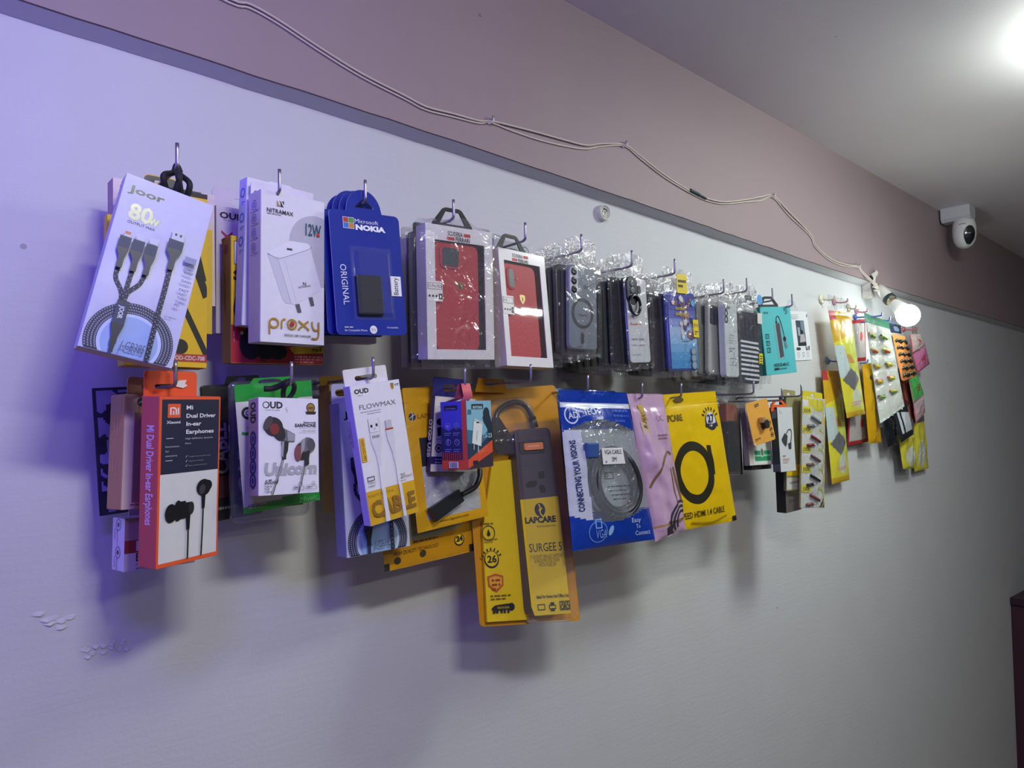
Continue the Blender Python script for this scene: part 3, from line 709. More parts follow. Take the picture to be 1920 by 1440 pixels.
b = Carton('cable_box', 'lilac-white cable box with red letters, rearmost on the second upper hook', 'box', [.3101, -.05, 1.7772, .08, .1441, .0176, 2.62, -2.06, 1.5], pm('#c9bfd2', .45), pm('#a69cb8', .5))
b.fr.text('OUD', .05, .095, .085, .36, mat=INK, bold=.04); b.fr.lines(.1, .105, .38, 1, .02, GREY, h=.012); b.fr.text('XV', .08, .19, .15, .30, mat=pm('#a4324e', .5), rot=90, bold=.03); b.fr.text('PURE', .10, .36, .09, .5, mat=pm('#a4566e', .5), rot=90)
for v in (.1, .25, .4, .55, .7): b.sd.ring(.5, v, .2, .28, GREY)
b.done(); b.tab(.075, .026, pm('#c7bccb', .5), slot=(.03, .010, .45), r=.006)

# ---- third upper hook: blue battery cards
def battery_card(front, label, pose):
    x, y, z, ya, ro, pi = pose; w, h = .0903, .1404
    r = thing('battery_card', label, 'battery card', pose, 'blue battery cards on the third upper hook'); blue = pm('#1c2f8e', .3, coat=.4)
    mb = MB(); U = lambda u: (u - .5) * w; Z = lambda v: (.5 - v) * h; out = []
    for (cu, cv, a0) in ((.045, .03, 180), (.045, .97, 90 + 90), ): pass
    def corner(cx, cz, rr, a0): return [(cx + rr * math.cos(math.radians(a0 + i * 22.5)), cz + rr * math.sin(math.radians(a0 + i * 22.5))) for i in range(5)]
    rr = .006
    out += corner(w / 2 - rr, -h / 2 + rr, rr, 270) + corner(w / 2 - rr, h / 2 - rr, rr, 0)
    out += [(U(.745), h / 2)] + [(U(.49 + .25 * math.cos(a)), h / 2 + .026 * math.sin(a)) for a in [math.radians(q) for q in range(8, 173, 11)]] + [(U(.235), h / 2)]
    out += corner(-w / 2 + rr, h / 2 - rr, rr, 90) + corner(-w / 2 + rr, -h / 2 + rr, rr, 180)
    hole = [(U(.36), Z(-.035)), (U(.64), Z(-.035)), (U(.62), Z(-.055)), (U(.50), Z(-.115)), (U(.38), Z(-.055))]
    mb.prism(out, 0, .0009, blue, holes=[hole], side=pm('#c9cbe0', .5)); F, _ = box_faces(mb, w, h, .001)
    if front:
        for i, c in enumerate(('#b83a30', '#4f9a3c', '#2f76c4', '#c9832c')): F.rect(.185 + .075 * (i % 2), .058 + .045 * (i // 2), .252 + .075 * (i % 2), .098 + .045 * (i // 2), pm(c, .4))
        F.frame(.18, .054, .335, .146, .006, WHITE); F.rect(.254, .054, .259, .146, WHITE); F.rect(.18, .0985, .335, .1015, WHITE)
        F.text('Microsoft', .345, .093, .05, .335, mat=pm('#dfe0ea', .4)); F.text('NOKIA', .35, .148, .062, .43, mat=pm('#eceef4', .4), bold=.06)
        F.text('ORIGINAL', .095, .44, .085, .50, mat=pm('#d4d8ea', .4), rot=88); F.lines(.10, .935, .31, 1, .02, LGREY, h=.014)
        F.text('for Compatible Phone', .10, .972, .026, .31, mat=pm('#d4d8ea', .4)); F.ell(.50, .958, .052, pm('#dfe0e4', .4)); F.text('21c', .468, .968, .035, .065, mat=INK); F.text('Compatible.', .70, .945, .022, .17, mat=pm('#d4d8ea', .4))
        F.rect(.80, .51, .955, .675, pm('#e4e4e8', .4)); F.text('Battery', .905, .665, .07, .225, mat=INK, rot=-90, bold=.01)
    mb.build('card', r)
    if front:
        mb = MB(); mb.slab(U(.467), Z(.682), .0325, .0455, -.0052, -.0008, .002, pm('#20242c', .35)); bt = mb.build('battery', r)
        mb = MB(); a0, a1, v0, v1, d = U(.30), U(.785), Z(.32), Z(.84), .0075; fl = .005
        vs = [(a0 - fl, -.0006, v0 + fl), (a1 + fl, -.0006, v0 + fl), (a1 + fl, -.0006, v1 - fl), (a0 - fl, -.0006, v1 - fl), (a0, -.001, v0), (a1, -.001, v0), (a1, -.001, v1), (a0, -.001, v1), (a0 + .002, -d, v0 - .002), (a1 - .002, -d, v0 - .002), (a1 - .002, -d, v1 + .002), (a0 + .002, -d, v1 + .002)]
        fs = [[0, 1, 5, 4], [1, 2, 6, 5], [2, 3, 7, 6], [3, 0, 4, 7], [4, 5, 9, 8], [5, 6, 10, 9], [6, 7, 11, 10], [7, 4, 8, 11], [8, 9, 10, 11]]
        mb.add(vs, fs, CLEARB); mb.build('blister', r)
    return r
battery_card(True, 'frontmost blue battery card, with a black battery under clear plastic and a white sticker', (.4071, -.15, 1.774, .02, -4.58, -1.53))
battery_card(False, 'second blue battery card, peeping out directly behind the frontmost one with the black battery', (.4035, -.138, 1.775, 0, -4.0, -1))
battery_card(False, 'third blue battery card, sandwiched between the second one and the rearmost', (.400, -.128, 1.777, 0, -3.4, -1))
battery_card(False, 'rearmost of the blue battery cards on its hook', (.398, -.116, 1.775, 0, -3.2, -1))
b = Carton('battery_box', 'grey-white flat box behind the blue battery cards, its edge showing under them', 'box', [.400, -.095, 1.773, .094, .146, .02, 0, -2.5, 0], pm('#b9b3ba', .5), pm('#8f8a98', .5)); b.done(); b.tab(.05, .02, pm('#b9b3ba', .5), slot=(.03, .012, .55))

# ---- red phone cases in window boxes
def hanger(root, w, y, z, cx, col=PLASTIC, hh=.026, wb=.062):
    mb = MB(); out = [(cx - wb / 2, z), (cx - wb / 2, z + .005), (cx - wb * .24, z + hh * .93), (cx - wb * .17, z + hh), (cx + wb * .17, z + hh), (cx + wb * .24, z + hh * .93), (cx + wb / 2, z + .005), (cx + wb / 2, z)]
    q = .007; hol = [(cx - wb / 2 + q * 1.6, z + q * .75), (cx - wb * .17, z + hh - q * .7), (cx + wb * .17, z + hh - q * .7), (cx + wb / 2 - q * 1.6, z + q * .75)]
    mb.prism(out, y, y + .0016, col, holes=[hol]); mb.box(cx - wb / 2, cx + wb / 2, y + .0003, y + .0013, z - .008, z + .001, col, 0); return mb.build('hanger', root)
def window_box(label, p, win, case, cam_, shield, sticker, group, text_uv, sidecol):
    x, y, z, w, h, t, ya, ro, pi = p; r = thing('phone_case_box', label, 'phone case box', (x, y, z, ya, ro, pi), group)
    U = lambda u: (u - .5) * w; Z = lambda v: (.5 - v) * h; wht = pm('#d6d3d4', .45, coat=.2); mb = MB()
    mb.prism([(-w / 2, -h / 2), (w / 2, -h / 2), (w / 2, h / 2), (-w / 2, h / 2)], 0, .001, wht, holes=[[(U(win[0]), Z(win[3])), (U(win[2]), Z(win[3])), (U(win[2]), Z(win[1])), (U(win[0]), Z(win[1]))]])
    mb.box(-w / 2, -w / 2 + .001, .001, t, -h / 2, h / 2, sidecol, 0); mb.box(w / 2 - .001, w / 2, .001, t, -h / 2, h / 2, pm('#a62a2c', .5), 0)
    mb.box(-w / 2, w / 2, .001, t, h / 2 - .001, h / 2, wht, 0); mb.box(-w / 2, w / 2, .001, t, -h / 2, -h / 2 + .001, pm('#c9b9ac', .5), 0); mb.box(-w / 2, w / 2, t - .001, t, -h / 2, h / 2, pm('#3b3a44', .5), 0)
    F, _ = box_faces(mb, w, h, t); tu, tv = text_uv; s_ = .0
    F.text('SCUDERIA', tu, tv, .052, .225, mat=INK, bold=.02); F.rect(tu + .24, tv - .028, tu + .34, tv - .003, RED); F.rect(tu - .01, tv + .010, tu + .10, tv + .035, RED); F.text('FERRARI', tu + .115, tv + .037, .05, .215, mat=INK, bold=.02)
    F.rect(sticker[0], sticker[1], sticker[2], sticker[3], pm('#dedbd4', .5)); a, c, d, e = sticker; dv = (e - c)
    F.rect(a + .01, c + dv * .1, d - .01, c + dv * .115, INK); F.text('15 Pro Max' if group else '15', a + .03, c + dv * .33, .038, (d - a) * .8 if group else .06, mat=INK); F.rect(a + .01, c + dv * .40, d - .01, c + dv * .42, INK); F.rect(a + .01, c + dv * .12, a + .016, c + dv * .4, INK); F.rect(d - .016, c + dv * .12, d - .01, c + dv * .4, INK)
    for k in range(3): F.ell(a + (d - a) * (.15 + .22 * k), c + dv * .75, .014, INK)
    F.frame(a + (d - a) * .74, c + dv * .62, a + (d - a) * .96, c + dv * .9, .014, INK)
    mb.build('carton', r); red = pm('#b3232e', .55, bump=.12, bscale=300)
    mb = MB(); cx0, cx1, cz0, cz1 = U(case[0]), U(case[2]), Z(case[3]), Z(case[1])
    mb.slab((cx0 + cx1) / 2, (cz0 + cz1) / 2, cx1 - cx0, cz1 - cz0, .0035, t - .004, .010, red, .002); cs = mb.build('phone_case', r)
    mb = MB(); (a, c, d, e, rad) = cam_; mb.slab(U((a + d) / 2), Z((c + e) / 2), (d - a) * w, (e - c) * h, .0018, .006, rad, red, .001); mb.slab(U((a + d) / 2), Z((c + e) / 2), (d - a) * w - .005, (e - c) * h - .005, .0014, .006, max(rad - .002, .002), pm('#3c4147', .4), .0006); mb.build('camera_surround', cs)
    mb = MB(); F2, _ = box_faces(mb, w, h, t); F2.c = [c_ + Vector((0, .0034, 0)) for c_ in F2.c]; a, c, d, e = shield; m = (a + d) / 2
    F2.poly([(a, c), (m, c - .008), (d, c), (d - .002, (c + e) / 2), (m + .02, e - .01), (m, e), (m - .02, e - .01), (a + .002, (c + e) / 2)], pm('#a8905a', .3, metal=.6)); F2.stroke([(m - .012, c + .018), (m + .010, c + .028), (m - .004, c + .038), (m + .008, c + .048)], .014, INK); mb.build('shield_badge', cs)
    mb = MB(); mb.add([(U(win[0]) - .002, .0012, Z(win[1]) + .002), (U(win[2]) + .002, .0012, Z(win[1]) + .002), (U(win[2]) + .002, .0012, Z(win[3]) - .002), (U(win[0]) - .002, .0012, Z(win[3]) - .002)], [[0, 1, 2, 3]], CLEARW); mb.build('window_film', r)
    return r, w, h, t
CLEARW = clear(haze=.05, bump=.03, bscale=7, rough=.03, refl=1.3)
r, w, h, t = window_box('white window box with a red phone case, wrapped in a wrinkled clear bag', [.5415, -.146, 1.7682, .1045, .1667, .0219, -.95, -3.22, 2.16], (.128, .112, .872, .925), (.14, .118, .80, .935), (.213, .142, .51, .318, .007), (.462, .416, .556, .476), (.005, .42, .226, .57), 'red phone case boxes', (.315, .070), pm('#c3bcc9', .45))
hanger(r, w, .010, h / 2, -.004)
mb = sleeve(w, h, t, .012, .012, .010, 11, clear(haze=.035, bump=1.0, bscale=30, refl=1.7), .004, 34, 54); mb.build('plastic_bag', r)
b = Carton('phone_case_box', 'black slim box wedged between the bagged red case box and a grey-white one', 'phone case box', [.5563, -.09, 1.7693, .1, .1711, .011, -.25, -1.59, .31], BLACK, pm('#2b2c38', .4)); b.done(); b.tab(.04, .016, BLACK, cx=-.022, slot=(.03, .009, .5))
b = Carton('phone_case_box', 'grey-white slim box rearmost behind the bagged red phone case box', 'phone case box', [.5591, -.07, 1.7658, .1, .1716, .0163, 1.24, -2.57, 1.0], pm('#aea7ad', .5), pm('#9c95a4', .5)); b.done(); b.tab(.04, .018, pm('#aea7ad', .5), cx=-.026, slot=(.03, .009, .55))
r, w, h, t = window_box('unbagged cream window box with a red phone case, oval camera cut-out', [.6637, -.135, 1.7636, .0936, .1627, .024, 4.1, -1.52, -4.87], (.10, .10, .88, .918), (.105, .112, .80, .935), (.165, .146, .335, .345, .0075), (.414, .381, .528, .458), (.006, .406, .236, .565), None, (.285, .060), pm('#c9c4bd', .5))
hanger(r, w, .010, h / 2, -.010, wb=.058)
mb = MB(); mb.lathe([(0.0016, 0), (.0016, .001), (0, .001)], ((.384 - .5) * w, .0035, (.5 - .244) * h), (0, -1, 0), pm('#b9a08c', .4), 10); mb.build('flash_hole', r)
b = Carton('screen_guard_pack', 'grey screen guard pack peeping out with a round mark behind the unbagged red case box', 'pack', [.705, -.06, 1.795, .078, .17, .012, 0, .4, 0], pm('#8d9098', .35, coat=.3)); b.fr.ring(.80, .07, .09, .11, DGREY); b.fr.stroke([(.76, .09), (.84, .05)], .015, DGREY); b.fr.lines(.4, .06, .6, 2, .05, DGREY, h=.02); b.done()
b.tab(.03, .006, pm('#8d9098', .35), cx=-.03, y=.001, slot=(.012, .003, .5))

# ---- packed phone cases: one front case per hook with its stack behind
DK = ['#1c1d24', '#23242c', '#2b2a33', '#1a1f2a', '#332b30', '#202830']
SLV = {}
def packed_case(label, group, pose, w, h, t, body, seed, up_=.045, part='case', mb=None, amp=.0045, film=None, name='packaged_phone_case'):
    r = thing(name, label, 'phone case', pose, group)
    if mb is None:
        mb = MB(); mb.slab(0, 0, w, h, 0, t, .008, body, .0018)
    mb.build(part, r)
    sleeve(w, h, t, up_, .010, .007, seed, film, amp).build('clear_sleeve', r); return r
def dark_stack(hx, zc, ytop, n, w, h, label, group, seed, dy=.0165, up_=.035, cols=DK, xoff=0.0):
    """copies of one packed dark case, hung one behind the other"""
    rr = random.Random(seed); protos = []
    for k in range(min(3, n)):
        mb = MB(); body = pm(cols[(seed + k) % len(cols)], .3, coat=.2); mb.slab(0, 0, w, h, 0, .009, .009, body, .0018)
        mb.slab(-w * .24, h * .30, w * .36, h * .26, -.0012, .003, .005, pm('#0e0f13', .3), .0006)
        y = ytop + k * dy
        protos.append(packed_case(label, group, (hx + xoff + rr.uniform(-.004, .004), y, zc + rr.uniform(-.006, .003), rr.uniform(-2, 2), rr.uniform(-2.5, 1.5), 0), w, h, .009, body, seed * 3 + k, up_, 'case', mb))
    for k in range(3, n):
        p = protos[k % 3]; c = p.copy(); COL.objects.link(c)
        c.location = (hx + xoff + rr.uniform(-.005, .004), ytop + k * dy, zc + rr.uniform(-.012, .004)); c.rotation_euler = (0, math.radians(rr.uniform(-2.5, 1.5)), math.radians(rr.uniform(-2, 2)))
        for ch in p.children:
            d = ch.copy(); COL.objects.link(d); d.parent = c
# sixth hook
mb = MB(); w, h, t = .0585, .1254, .0095; grey = pm('#6d7580', .3, coat=.3)
mb.slab(0, 0, w, h, 0, t, .007, grey, .002); F, _ = box_faces(mb, w, h, t); F.L = .0008
r = packed_case('sleeved grey phone case with a black magnet ring, on the sixth upper hook', None, (.7744, -.14, 1.7769, -1.63, 0, -.24), w, h, t, grey, 21, .045, 'case', mb)
mb = MB(); F, _ = box_faces(mb, w, h, t); F.L = .0006; dk = pm('#15171c', .4)
F.ring(.464, .570, .31, .385, dk, n=60); F.poly([(.40, .82), (.50, .82), (.50, .91), (.40, .91)], dk); F.ell(.45, .82, .05, dk); F.ell(.45, .91, .05, dk); F.text('S26', .40, .525, .05, .14, mat=dk); F.text('Magnetic', .32, .60, .05, .28, mat=dk, shear=.2); F.lines(.25, .965, .6, 1, .02, dk, h=.012); F.lines(.52, .22, .74, 3, .04, pm('#5a606a', .4), h=.02); mb.build('magnet_ring', r)
mb = MB(); cx, cz = (.145 - .5) * w, (.5 - .197) * h; mb.slab(cx, cz, .0165, .041, -.0016, .003, .0075, pm('#b9bec8', .3), .0006)
for v in (.088, .197, .302): mb.lathe([(.0056, 0), (.0056, .0012), (.0044, .0014), (0, .0010)], (cx - .0005, -.0014, (.5 - v) * h), (0, -1, 0), pm('#191b20', .2, coat=.5), 20)
mb.lathe([(.0016, 0), (.0016, .001), (0, .001)], ((.31 - .5) * w, -.0004, (.5 - .15) * h), (0, -1, 0), LGREY, 10); mb.build('camera_surround', r)
dark_stack(.760, 1.7745, -.1225, 6, .066, .131, 'dark phone case packed edge-on behind the grey magnet ring case', 'dark cases behind the magnet ring case', 2, xoff=.006)
# seventh hook
mb = MB(); w, h, t = .0504, .1356, .0095; mb.slab(0, 0, w + .004, h + .004, .001, t, .007, pm('#23242b', .25, coat=.4), .0018); mb.slab(0, 0, w, h, -.0006, .003, .006, pm('#c3c6cb', .3, coat=.4), .0008)
F, _ = box_faces(mb, w, h, t); F.L = .0009; F.text('For', .22, .488, .055, .14, mat=pm('#c05a5e', .5)); F.text('Redmi', .10, .556, .075, .50, mat=pm('#c05a5e', .5), bold=.02); F.text('NEW CASE', .12, .735, .065, .60, mat=DGREY); F.text('high quality', .12, .80, .05, .62, mat=DGREY); F.lines(.10, .905, .88, 1, .02, DGREY, h=.012)
r = packed_case('clear phone case on white card with dark ring holder, on the seventh upper hook', None, (.9021, -.14, 1.7702, -1, -4.1, -.84), w, h, t, None, 31, .042, 'case', mb)
mb = MB(); mb.slab((.25 - .5) * w, (.5 - .15) * h, .026, .046, -.0035, .001, .012, pm('#1a1b20', .25, coat=.4), .001); mb.slab((.62 - .5) * w, (.5 - .13) * h, .007, .012, -.0025, .001, .003, pm('#202128', .3), .0006)
for v in (.07, .15): mb.lathe([(.0055, 0), (.0055, .001), (.0045, .0012), (0, .0008)], ((.25 - .5) * w, -.0034, (.5 - v) * h), (0, -1, 0), pm('#5a616b', .2), 18)
hs = mb.build('camera_surround', r)
mb = MB(); c = Vector(((.27 - .5) * w, -.0045, (.5 - .325) * h)); pts = [(c.x + .0125 * math.cos(a), c.y - .0015, c.z + .0155 * math.sin(a)) for a in [2 * math.pi * i / 28 for i in range(29)]]; mb.tube(pts, .0023, pm('#17181d', .25, coat=.4), n=8, smooth=1)
mb.lathe([(.0105, 0), (.0105, .0008), (0, .0008)], (c.x, -.0012, c.z), (0, -1, 0), pm('#a9adb4', .3), 24); mb.build('ring_holder', r)
mb = MB(); w2, h2 = .062, .140; mb.slab(0, 0, w2, h2, 0, .010, .009, pm('#22222c', .25, coat=.4), .002); mb.slab(.006, h2 * .32, .030, .036, -.001, .003, .006, pm('#101116', .2), .0006)
packed_case('glossy dark phone case slanting just behind the white-carded ring holder case', None, (.889, -.1225, 1.770, 0, -2.5, 0), w2, h2, .010, None, 33, .04, 'case', mb)
dark_stack(.876, 1.768, -.108, 6, .064, .134, 'dark phone case packed edge-on behind the ring holder case', 'dark cases behind the ring holder case', 3, xoff=.008)
# eighth hook: blue picture case (its picture is only patches of colour)
mb = MB(); w, h, t = .0794, .1364, .0095; mb.slab(0, 0, w, h, 0, t, .009, pm('#2c3f96', .25, coat=.5), .0018); F, _ = box_faces(mb, w, h, t); F.L = .0006
cs = ['#3d3f9c', '#4a4ea8', '#5a66b8', '#7f90cc', '#9fb4da', '#8fb2da', '#6fa4d4', '#4e94cc', '#3f8ac4']
for i, c in enumerate(cs): F.rect(.035, .03 + .94 * i / 9, .965, .03 + .94 * (i + 1) / 9, pm(c, .25, coat=.5))
rr = random.Random(12)
for i in range(34):
    u, v = rr.uniform(.14, .86), rr.uniform(.08, .60); k = rr.uniform(.05, .13); a = rr.uniform(0, 6.28)
    if u < .15 + (v - .1) * .6: u += .3
    u = min(u, .86)
    F.poly([(u + k * math.cos(a + q) * rr.uniform(.5, 1), v + .6 * k * math.sin(a + q) * rr.uniform(.5, 1)) for q in (0, 1.2, 2.4, 3.8, 5)], pm(rr.choice(['#8a4a44', '#a9776a', '#c6b8b8', '#45406e', '#6d4e62', '#cfc8d0', '#34385e', '#93604a']), .25, coat=.5))
for k in range(2): F.lines(.25, .20 + k * .07, .78, 1, .05, pm('#a88e4c', .3), h=.06, seed=k + 4)
F.lines(.45, .61, .88, 1, .04, pm('#5f8fb4', .3), h=.03)
for v in (.755, .842, .93): F.ell(.80, v, .085, pm('#8d98a2', .3)); F.ring(.80, v, .08, .095, pm('#2f5f8e', .3))
F.ell(.66, .88, .02, NAVY); F.ell(.86, .14, .07, pm('#4f9cd0', .3))
r = packed_case('glossy blue phone case with a colour patterned back and yellow tags', None, (1.0233, -.14, 1.7636, -1.9, -3.7, -.54), w, h, t, None, 41, .043, 'case', mb, amp=.003)
mb = MB(); mb.box(-.012, .016, -.003, -.0025, h / 2 - .003, h / 2 + .030, pm('#d9c020', .4), 0); F2 = Face(mb, (-.012, -.003, h / 2 + .03), (.016, -.003, h / 2 + .03), (.016, -.003, h / 2 - .003), (-.012, -.003, h / 2 - .003), (0, -1, 0)); F2.lines(.1, .3, .9, 2, .3, INK, h=.16); mb.build('yellow_tag', r)
mb = MB(); mb.box(w / 2 - .014, w / 2 + .001, -.0035, -.003, (.5 - .575) * h, (.5 - .35) * h, pm('#d9c020', .4), 0); F2 = Face(mb, (w / 2 - .014, -.0035, (.5 - .35) * h), (w / 2 + .001, -.0035, (.5 - .35) * h), (w / 2 + .001, -.0035, (.5 - .575) * h), (w / 2 - .014, -.0035, (.5 - .575) * h), (0, -1, 0)); F2.text('M14', .1, .42, .42, .8, mat=INK); F2.lines(.2, .65, .85, 2, .25, INK, h=.12); mb.build('size_label', r)
dark_stack(.989, 1.766, -.1225, 6, .068, .134, 'dark phone case packed edge-on behind the blue patterned case', 'dark cases behind the blue patterned case', 4, xoff=.010)
# ninth hook: clear cases
mb = MB(); w, h, t = .0474, .1374, .014; milky = pm('#c3c8cd', .2, coat=.6); mb.slab(0, 0, w, h, 0, t, .008, milky, .002); F, _ = box_faces(mb, w, h, t); F.L = .0006
F.frame(.03, .012, .52, .27, .012, LGREY)
for v in (.055, .14, .225): F.ring(.13, v, .07, .12, pm('#3c4452', .3), sq=1.2)
F.ell(.36, .06, .05, DGREY); F.lines(.30, .42, .72, 4, .10, LGREY, h=.04); F.lines(.30, .60, .72, 2, .10, GREY, h=.05); F.frame(.32, .74, .78, .84, .02, GREY); F.text('OK', .42, .81, .09, .22, mat=GREY)
r = packed_case('clear phone case on a white card with three camera holes, on the ninth upper hook', None, (1.1736, -.142, 1.7599, 1.75, -1.2, -.5), w, h, t, None, 51, .042, 'case', mb)
dark_stack(1.150, 1.764, -.1235, 6, .064, .137, 'clear phone case packed edge-on behind the white-carded one with three camera holes', 'clear cases behind the white-carded one', 5, cols=['#aeb2b0', '#a3a8a8', '#b4b7b2', '#98a0a4', '#9aa0a0', '#a8aaa4'], xoff=.006)
# tenth hook: striped case
mb = MB(); w, h, t = .0696, .138, .0095; mb.slab(0, 0, w, h, 0, t, .009, pm('#252a36', .35), .0018); F, _ = box_faces(mb, w, h, t); F.L = .0006
st = pm('#c9cdd6', .35)
for k in range(9):
    v = .415 + k * .064
    if k < 8: F.poly([(.06, v - .008), (.94, v + .004), (.94, v + .034), (.06, v + .022)], st)
    else: F.poly([(.20, v), (.94, v + .006), (.94, v + .032), (.34, v + .028), (.26, v + .02)], st)
for u in (.3, .5, .7): F.stroke([(u, .08), (u + .03, .36)], .03, pm('#31343f', .3))
r = packed_case('black phone case with white cross stripes, on the tenth upper hook', None, (1.2387, -.14, 1.7515, -1.6, -.24, .24), w, h, t, None, 61, .052, 'case', mb)
mb = MB(); mb.box(w / 2 - .006, w / 2 + .006, -.0032, -.0028, (.5 - .72) * h, (.5 - .57) * h, pm('#d6c81c', .4), 0); F2 = Face(mb, (w / 2 - .006, -.0032, (.5 - .57) * h), (w / 2 + .006, -.0032, (.5 - .57) * h), (w / 2 + .006, -.0032, (.5 - .72) * h), (w / 2 - .006, -.0032, (.5 - .72) * h), (0, -1, 0)); F2.lines(.2, .2, .8, 4, .4, INK, h=.2); mb.build('size_label', r)
mb = MB(); mb.box(w / 2 - .010, w / 2 + .006, -.0032, -.0028, (.5 - .15) * h, .5 * h, pm('#c9c9c0', .5), 0); mb.build('price_label', r)
mb = MB(); F2 = Face(mb, (-.02, -.0045, h / 2 + .040), (.042, -.0045, h / 2 + .040), (.042, -.0045, h / 2 + .012), (-.02, -.0045, h / 2 + .012), (0, -1, 0)); F2.lines(.02, .35, .62, 1, .1, INK, h=.16, seed=8); F2.ell(.82, .5, .16, pm('#5f9ad0', .4)); F2.lines(.1, .7, .6, 1, .1, LGREY, h=.06); mb.build('sleeve_print', r)
dark_stack(1.228, 1.756, -.122, 6, .066, .136, 'dark phone case packed edge-on behind the striped case', 'dark cases behind the striped case', 6, xoff=.004)
# eleventh and twelfth hooks
b = Carton('adapter_box', 'turquoise adapter box with a cabled hub picture and a black hanger', 'box', [1.3592, -.135, 1.7757, .1057, .1377, .0146, -5.38, -6.11, -1.45], pm('#53b3b8', .4, coat=.2), pm('#2f7f84', .5), pm('#8a8f8e', .6))
F = b.fr; F.umax = F.vmax = .997; F.rect(.10, .075, .25, .105, pm('#1e4a50', .5)); F.text('LAPCARE', .115, .100, .03, .12, mat=pm('#53b3b8', .4)); F.poly([(.82, .09), (.875, .035), (.91, .09)], INK); F.poly([(.85, .083), (.876, .056), (.89, .083)], pm('#53b3b8', .4)); F.lines(.80, .10, .93, 1, .02, INK, h=.018)
F.poly([(.40, .26), (.60, .235), (.64, .765), (.44, .79)], pm('#7aa6aa', .4)); F.poly([(.45, .26), (.585, .24), (.625, .745), (.49, .765)], pm('#4a4450', .4)); F.stroke([(.48, .235), (.50, .16), (.57, .15), (.63, .24), (.68, .38), (.70, .47)], .022, INK); F.poly([(.45, .225), (.51, .21), (.52, .245), (.46, .255)], INK); F.ell(.70, .485, .05, INK); F.poly([(.67, .53), (.75, .52), (.77, .62), (.70, .64)], pm('#6a7a80', .35))
for v in (.44, .54, .64): F.frame(.09, v - .04, .20, v + .03, .010, INK); F.text('3.0', .11, v + .01, .05, .07, mat=INK)
F.text('HOXUS-4IN1C', .26, .885, .062, .49, mat=INK, bold=.02); F.rect(.26, .905, .40, .935, INK); F.lines(.42, .912, .86, 1, .02, pm('#2f6f74', .5), h=.02)
b.done(); hanger(b.root, .1, .006, b.h / 2, -.012, wb=.066, hh=.022)
mb = MB(); r = thing('adapter_pouch', 'empty-looking clear pouch showing its bottom edge under the turquoise adapter box', 'pouch', (1.345, -.095, 1.765, 0, -3, 0)); mb.slab(0, -.01, .05, .10, 0, .01, .008, pm('#8f979c', .4), .002); mb.build('adapter', r); sleeve(.085, .135, .012, .03, .010, .008, 71).build('clear_sleeve', r)
b = Carton('phone_holder_box', 'white phone holder box with a small photo panel, on the last upper hook', 'box', [1.4634, -.13, 1.7943, .0793, .106, .018, -.8, -5.16, -3.06], pm('#d6d8da', .4), pm('#b9bdbf', .5), pm('#7d8890', .6))
F = b.fr; F.umax = F.vmax = .997; F.rect(.30, .19, .76, .71, pm('#3a4654', .4)); F.rect(.56, .20, .75, .45, pm('#6d7c8c', .4)); F.ell(.58, .43, .07, pm('#2b2426', .4)); F.poly([(.48, .48), (.70, .46), (.74, .62), (.42, .64)], pm('#a9a4a2', .4)); F.rect(.36, .33, .48, .50, pm('#8fa0ac', .4)); F.rect(.32, .64, .74, .705, pm('#2a3038', .4))
F.rect(.18, .74, .40, .79, BLACK); F.ell(.29, .765, .05, DGREY); F.poly([(.68, .72), (.72, .72), (.76, .80), (.70, .80)], BLACK); F.poly([(.80, .72), (.83, .72), (.82, .80), (.78, .80)], BLACK); F.poly([(.87, .71), (.91, .71), (.90, .80), (.86, .80)], BLACK)
for u in (.26, .52, .76): F.ring(u, .875, .05, .06, GREY); F.lines(u - .06, .93, u + .08, 1, .03, LGREY, h=.02)
F.lines(.05, .07, .5, 3, .05, LGREY, h=.02); F.rect(.93, .06, .975, .11, GREY)
b.done(); hanger(b.root, .07, .006, b.h / 2, -.012, wb=.05, hh=.024, col=clear(haze=.25, bump=.2))
# ================================================================ lower row
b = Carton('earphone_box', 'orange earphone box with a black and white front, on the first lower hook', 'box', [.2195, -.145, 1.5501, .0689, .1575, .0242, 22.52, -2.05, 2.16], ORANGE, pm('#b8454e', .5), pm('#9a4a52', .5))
F = b.fr; F.umax = F.vmax = .997; F.rect(.042, .018, .975, .456, NAVY); F.rect(.035, .456, .972, .974, pm('#cfcfce', .45)); F.rect(.13, .044, .33, .126, ORANGE)
F.stroke([(.175, .108), (.175, .068), (.235, .068), (.26, .078), (.26, .108)], .022, WHITE, smooth=0); F.stroke([(.218, .085), (.218, .108)], .02, WHITE); F.stroke([(.292, .066), (.292, .108)], .02, WHITE)
F.text('Xiaomi', .112, .160, .038, .215, mat=WHITE, bold=.02)
for t, v, wd in (('Mi', .078, .105), ('Dual Driver', .128, .49), ('In-ear', .176, .245), ('Earphones', .224, .46)): F.text(t, .42, v, .055, wd, mat=pm('#e6e6ea', .4), bold=.02)
F.text('High-definition dynamic', .41, .258, .024, .46, mat=LGREY); F.text('bass', .41, .286, .024, .09, mat=LGREY)
F.rect(.107, .245, .22, .248, WHITE); F.rect(.103, .375, .21, .378, WHITE)
for k, t in enumerate(('Innovation', 'for', 'everyone')): F.text(t, .10, .300 + k * .027, .026, (.21, .055, .18)[k], mat=LGREY)
for k, t in enumerate(('Tangle-free braided cable', 'Magnetic earbuds', 'Music control and mic')): F.stroke([(.41, .362 + k * .027), (.425, .366 + k * .027), (.44, .352 + k * .027)], .006, LGREY, smooth=0); F.text(t, .46, .366 + k * .027, .018, (.37, .25, .31)[k], mat=GREY)
eb = pm('#16161b', .4)
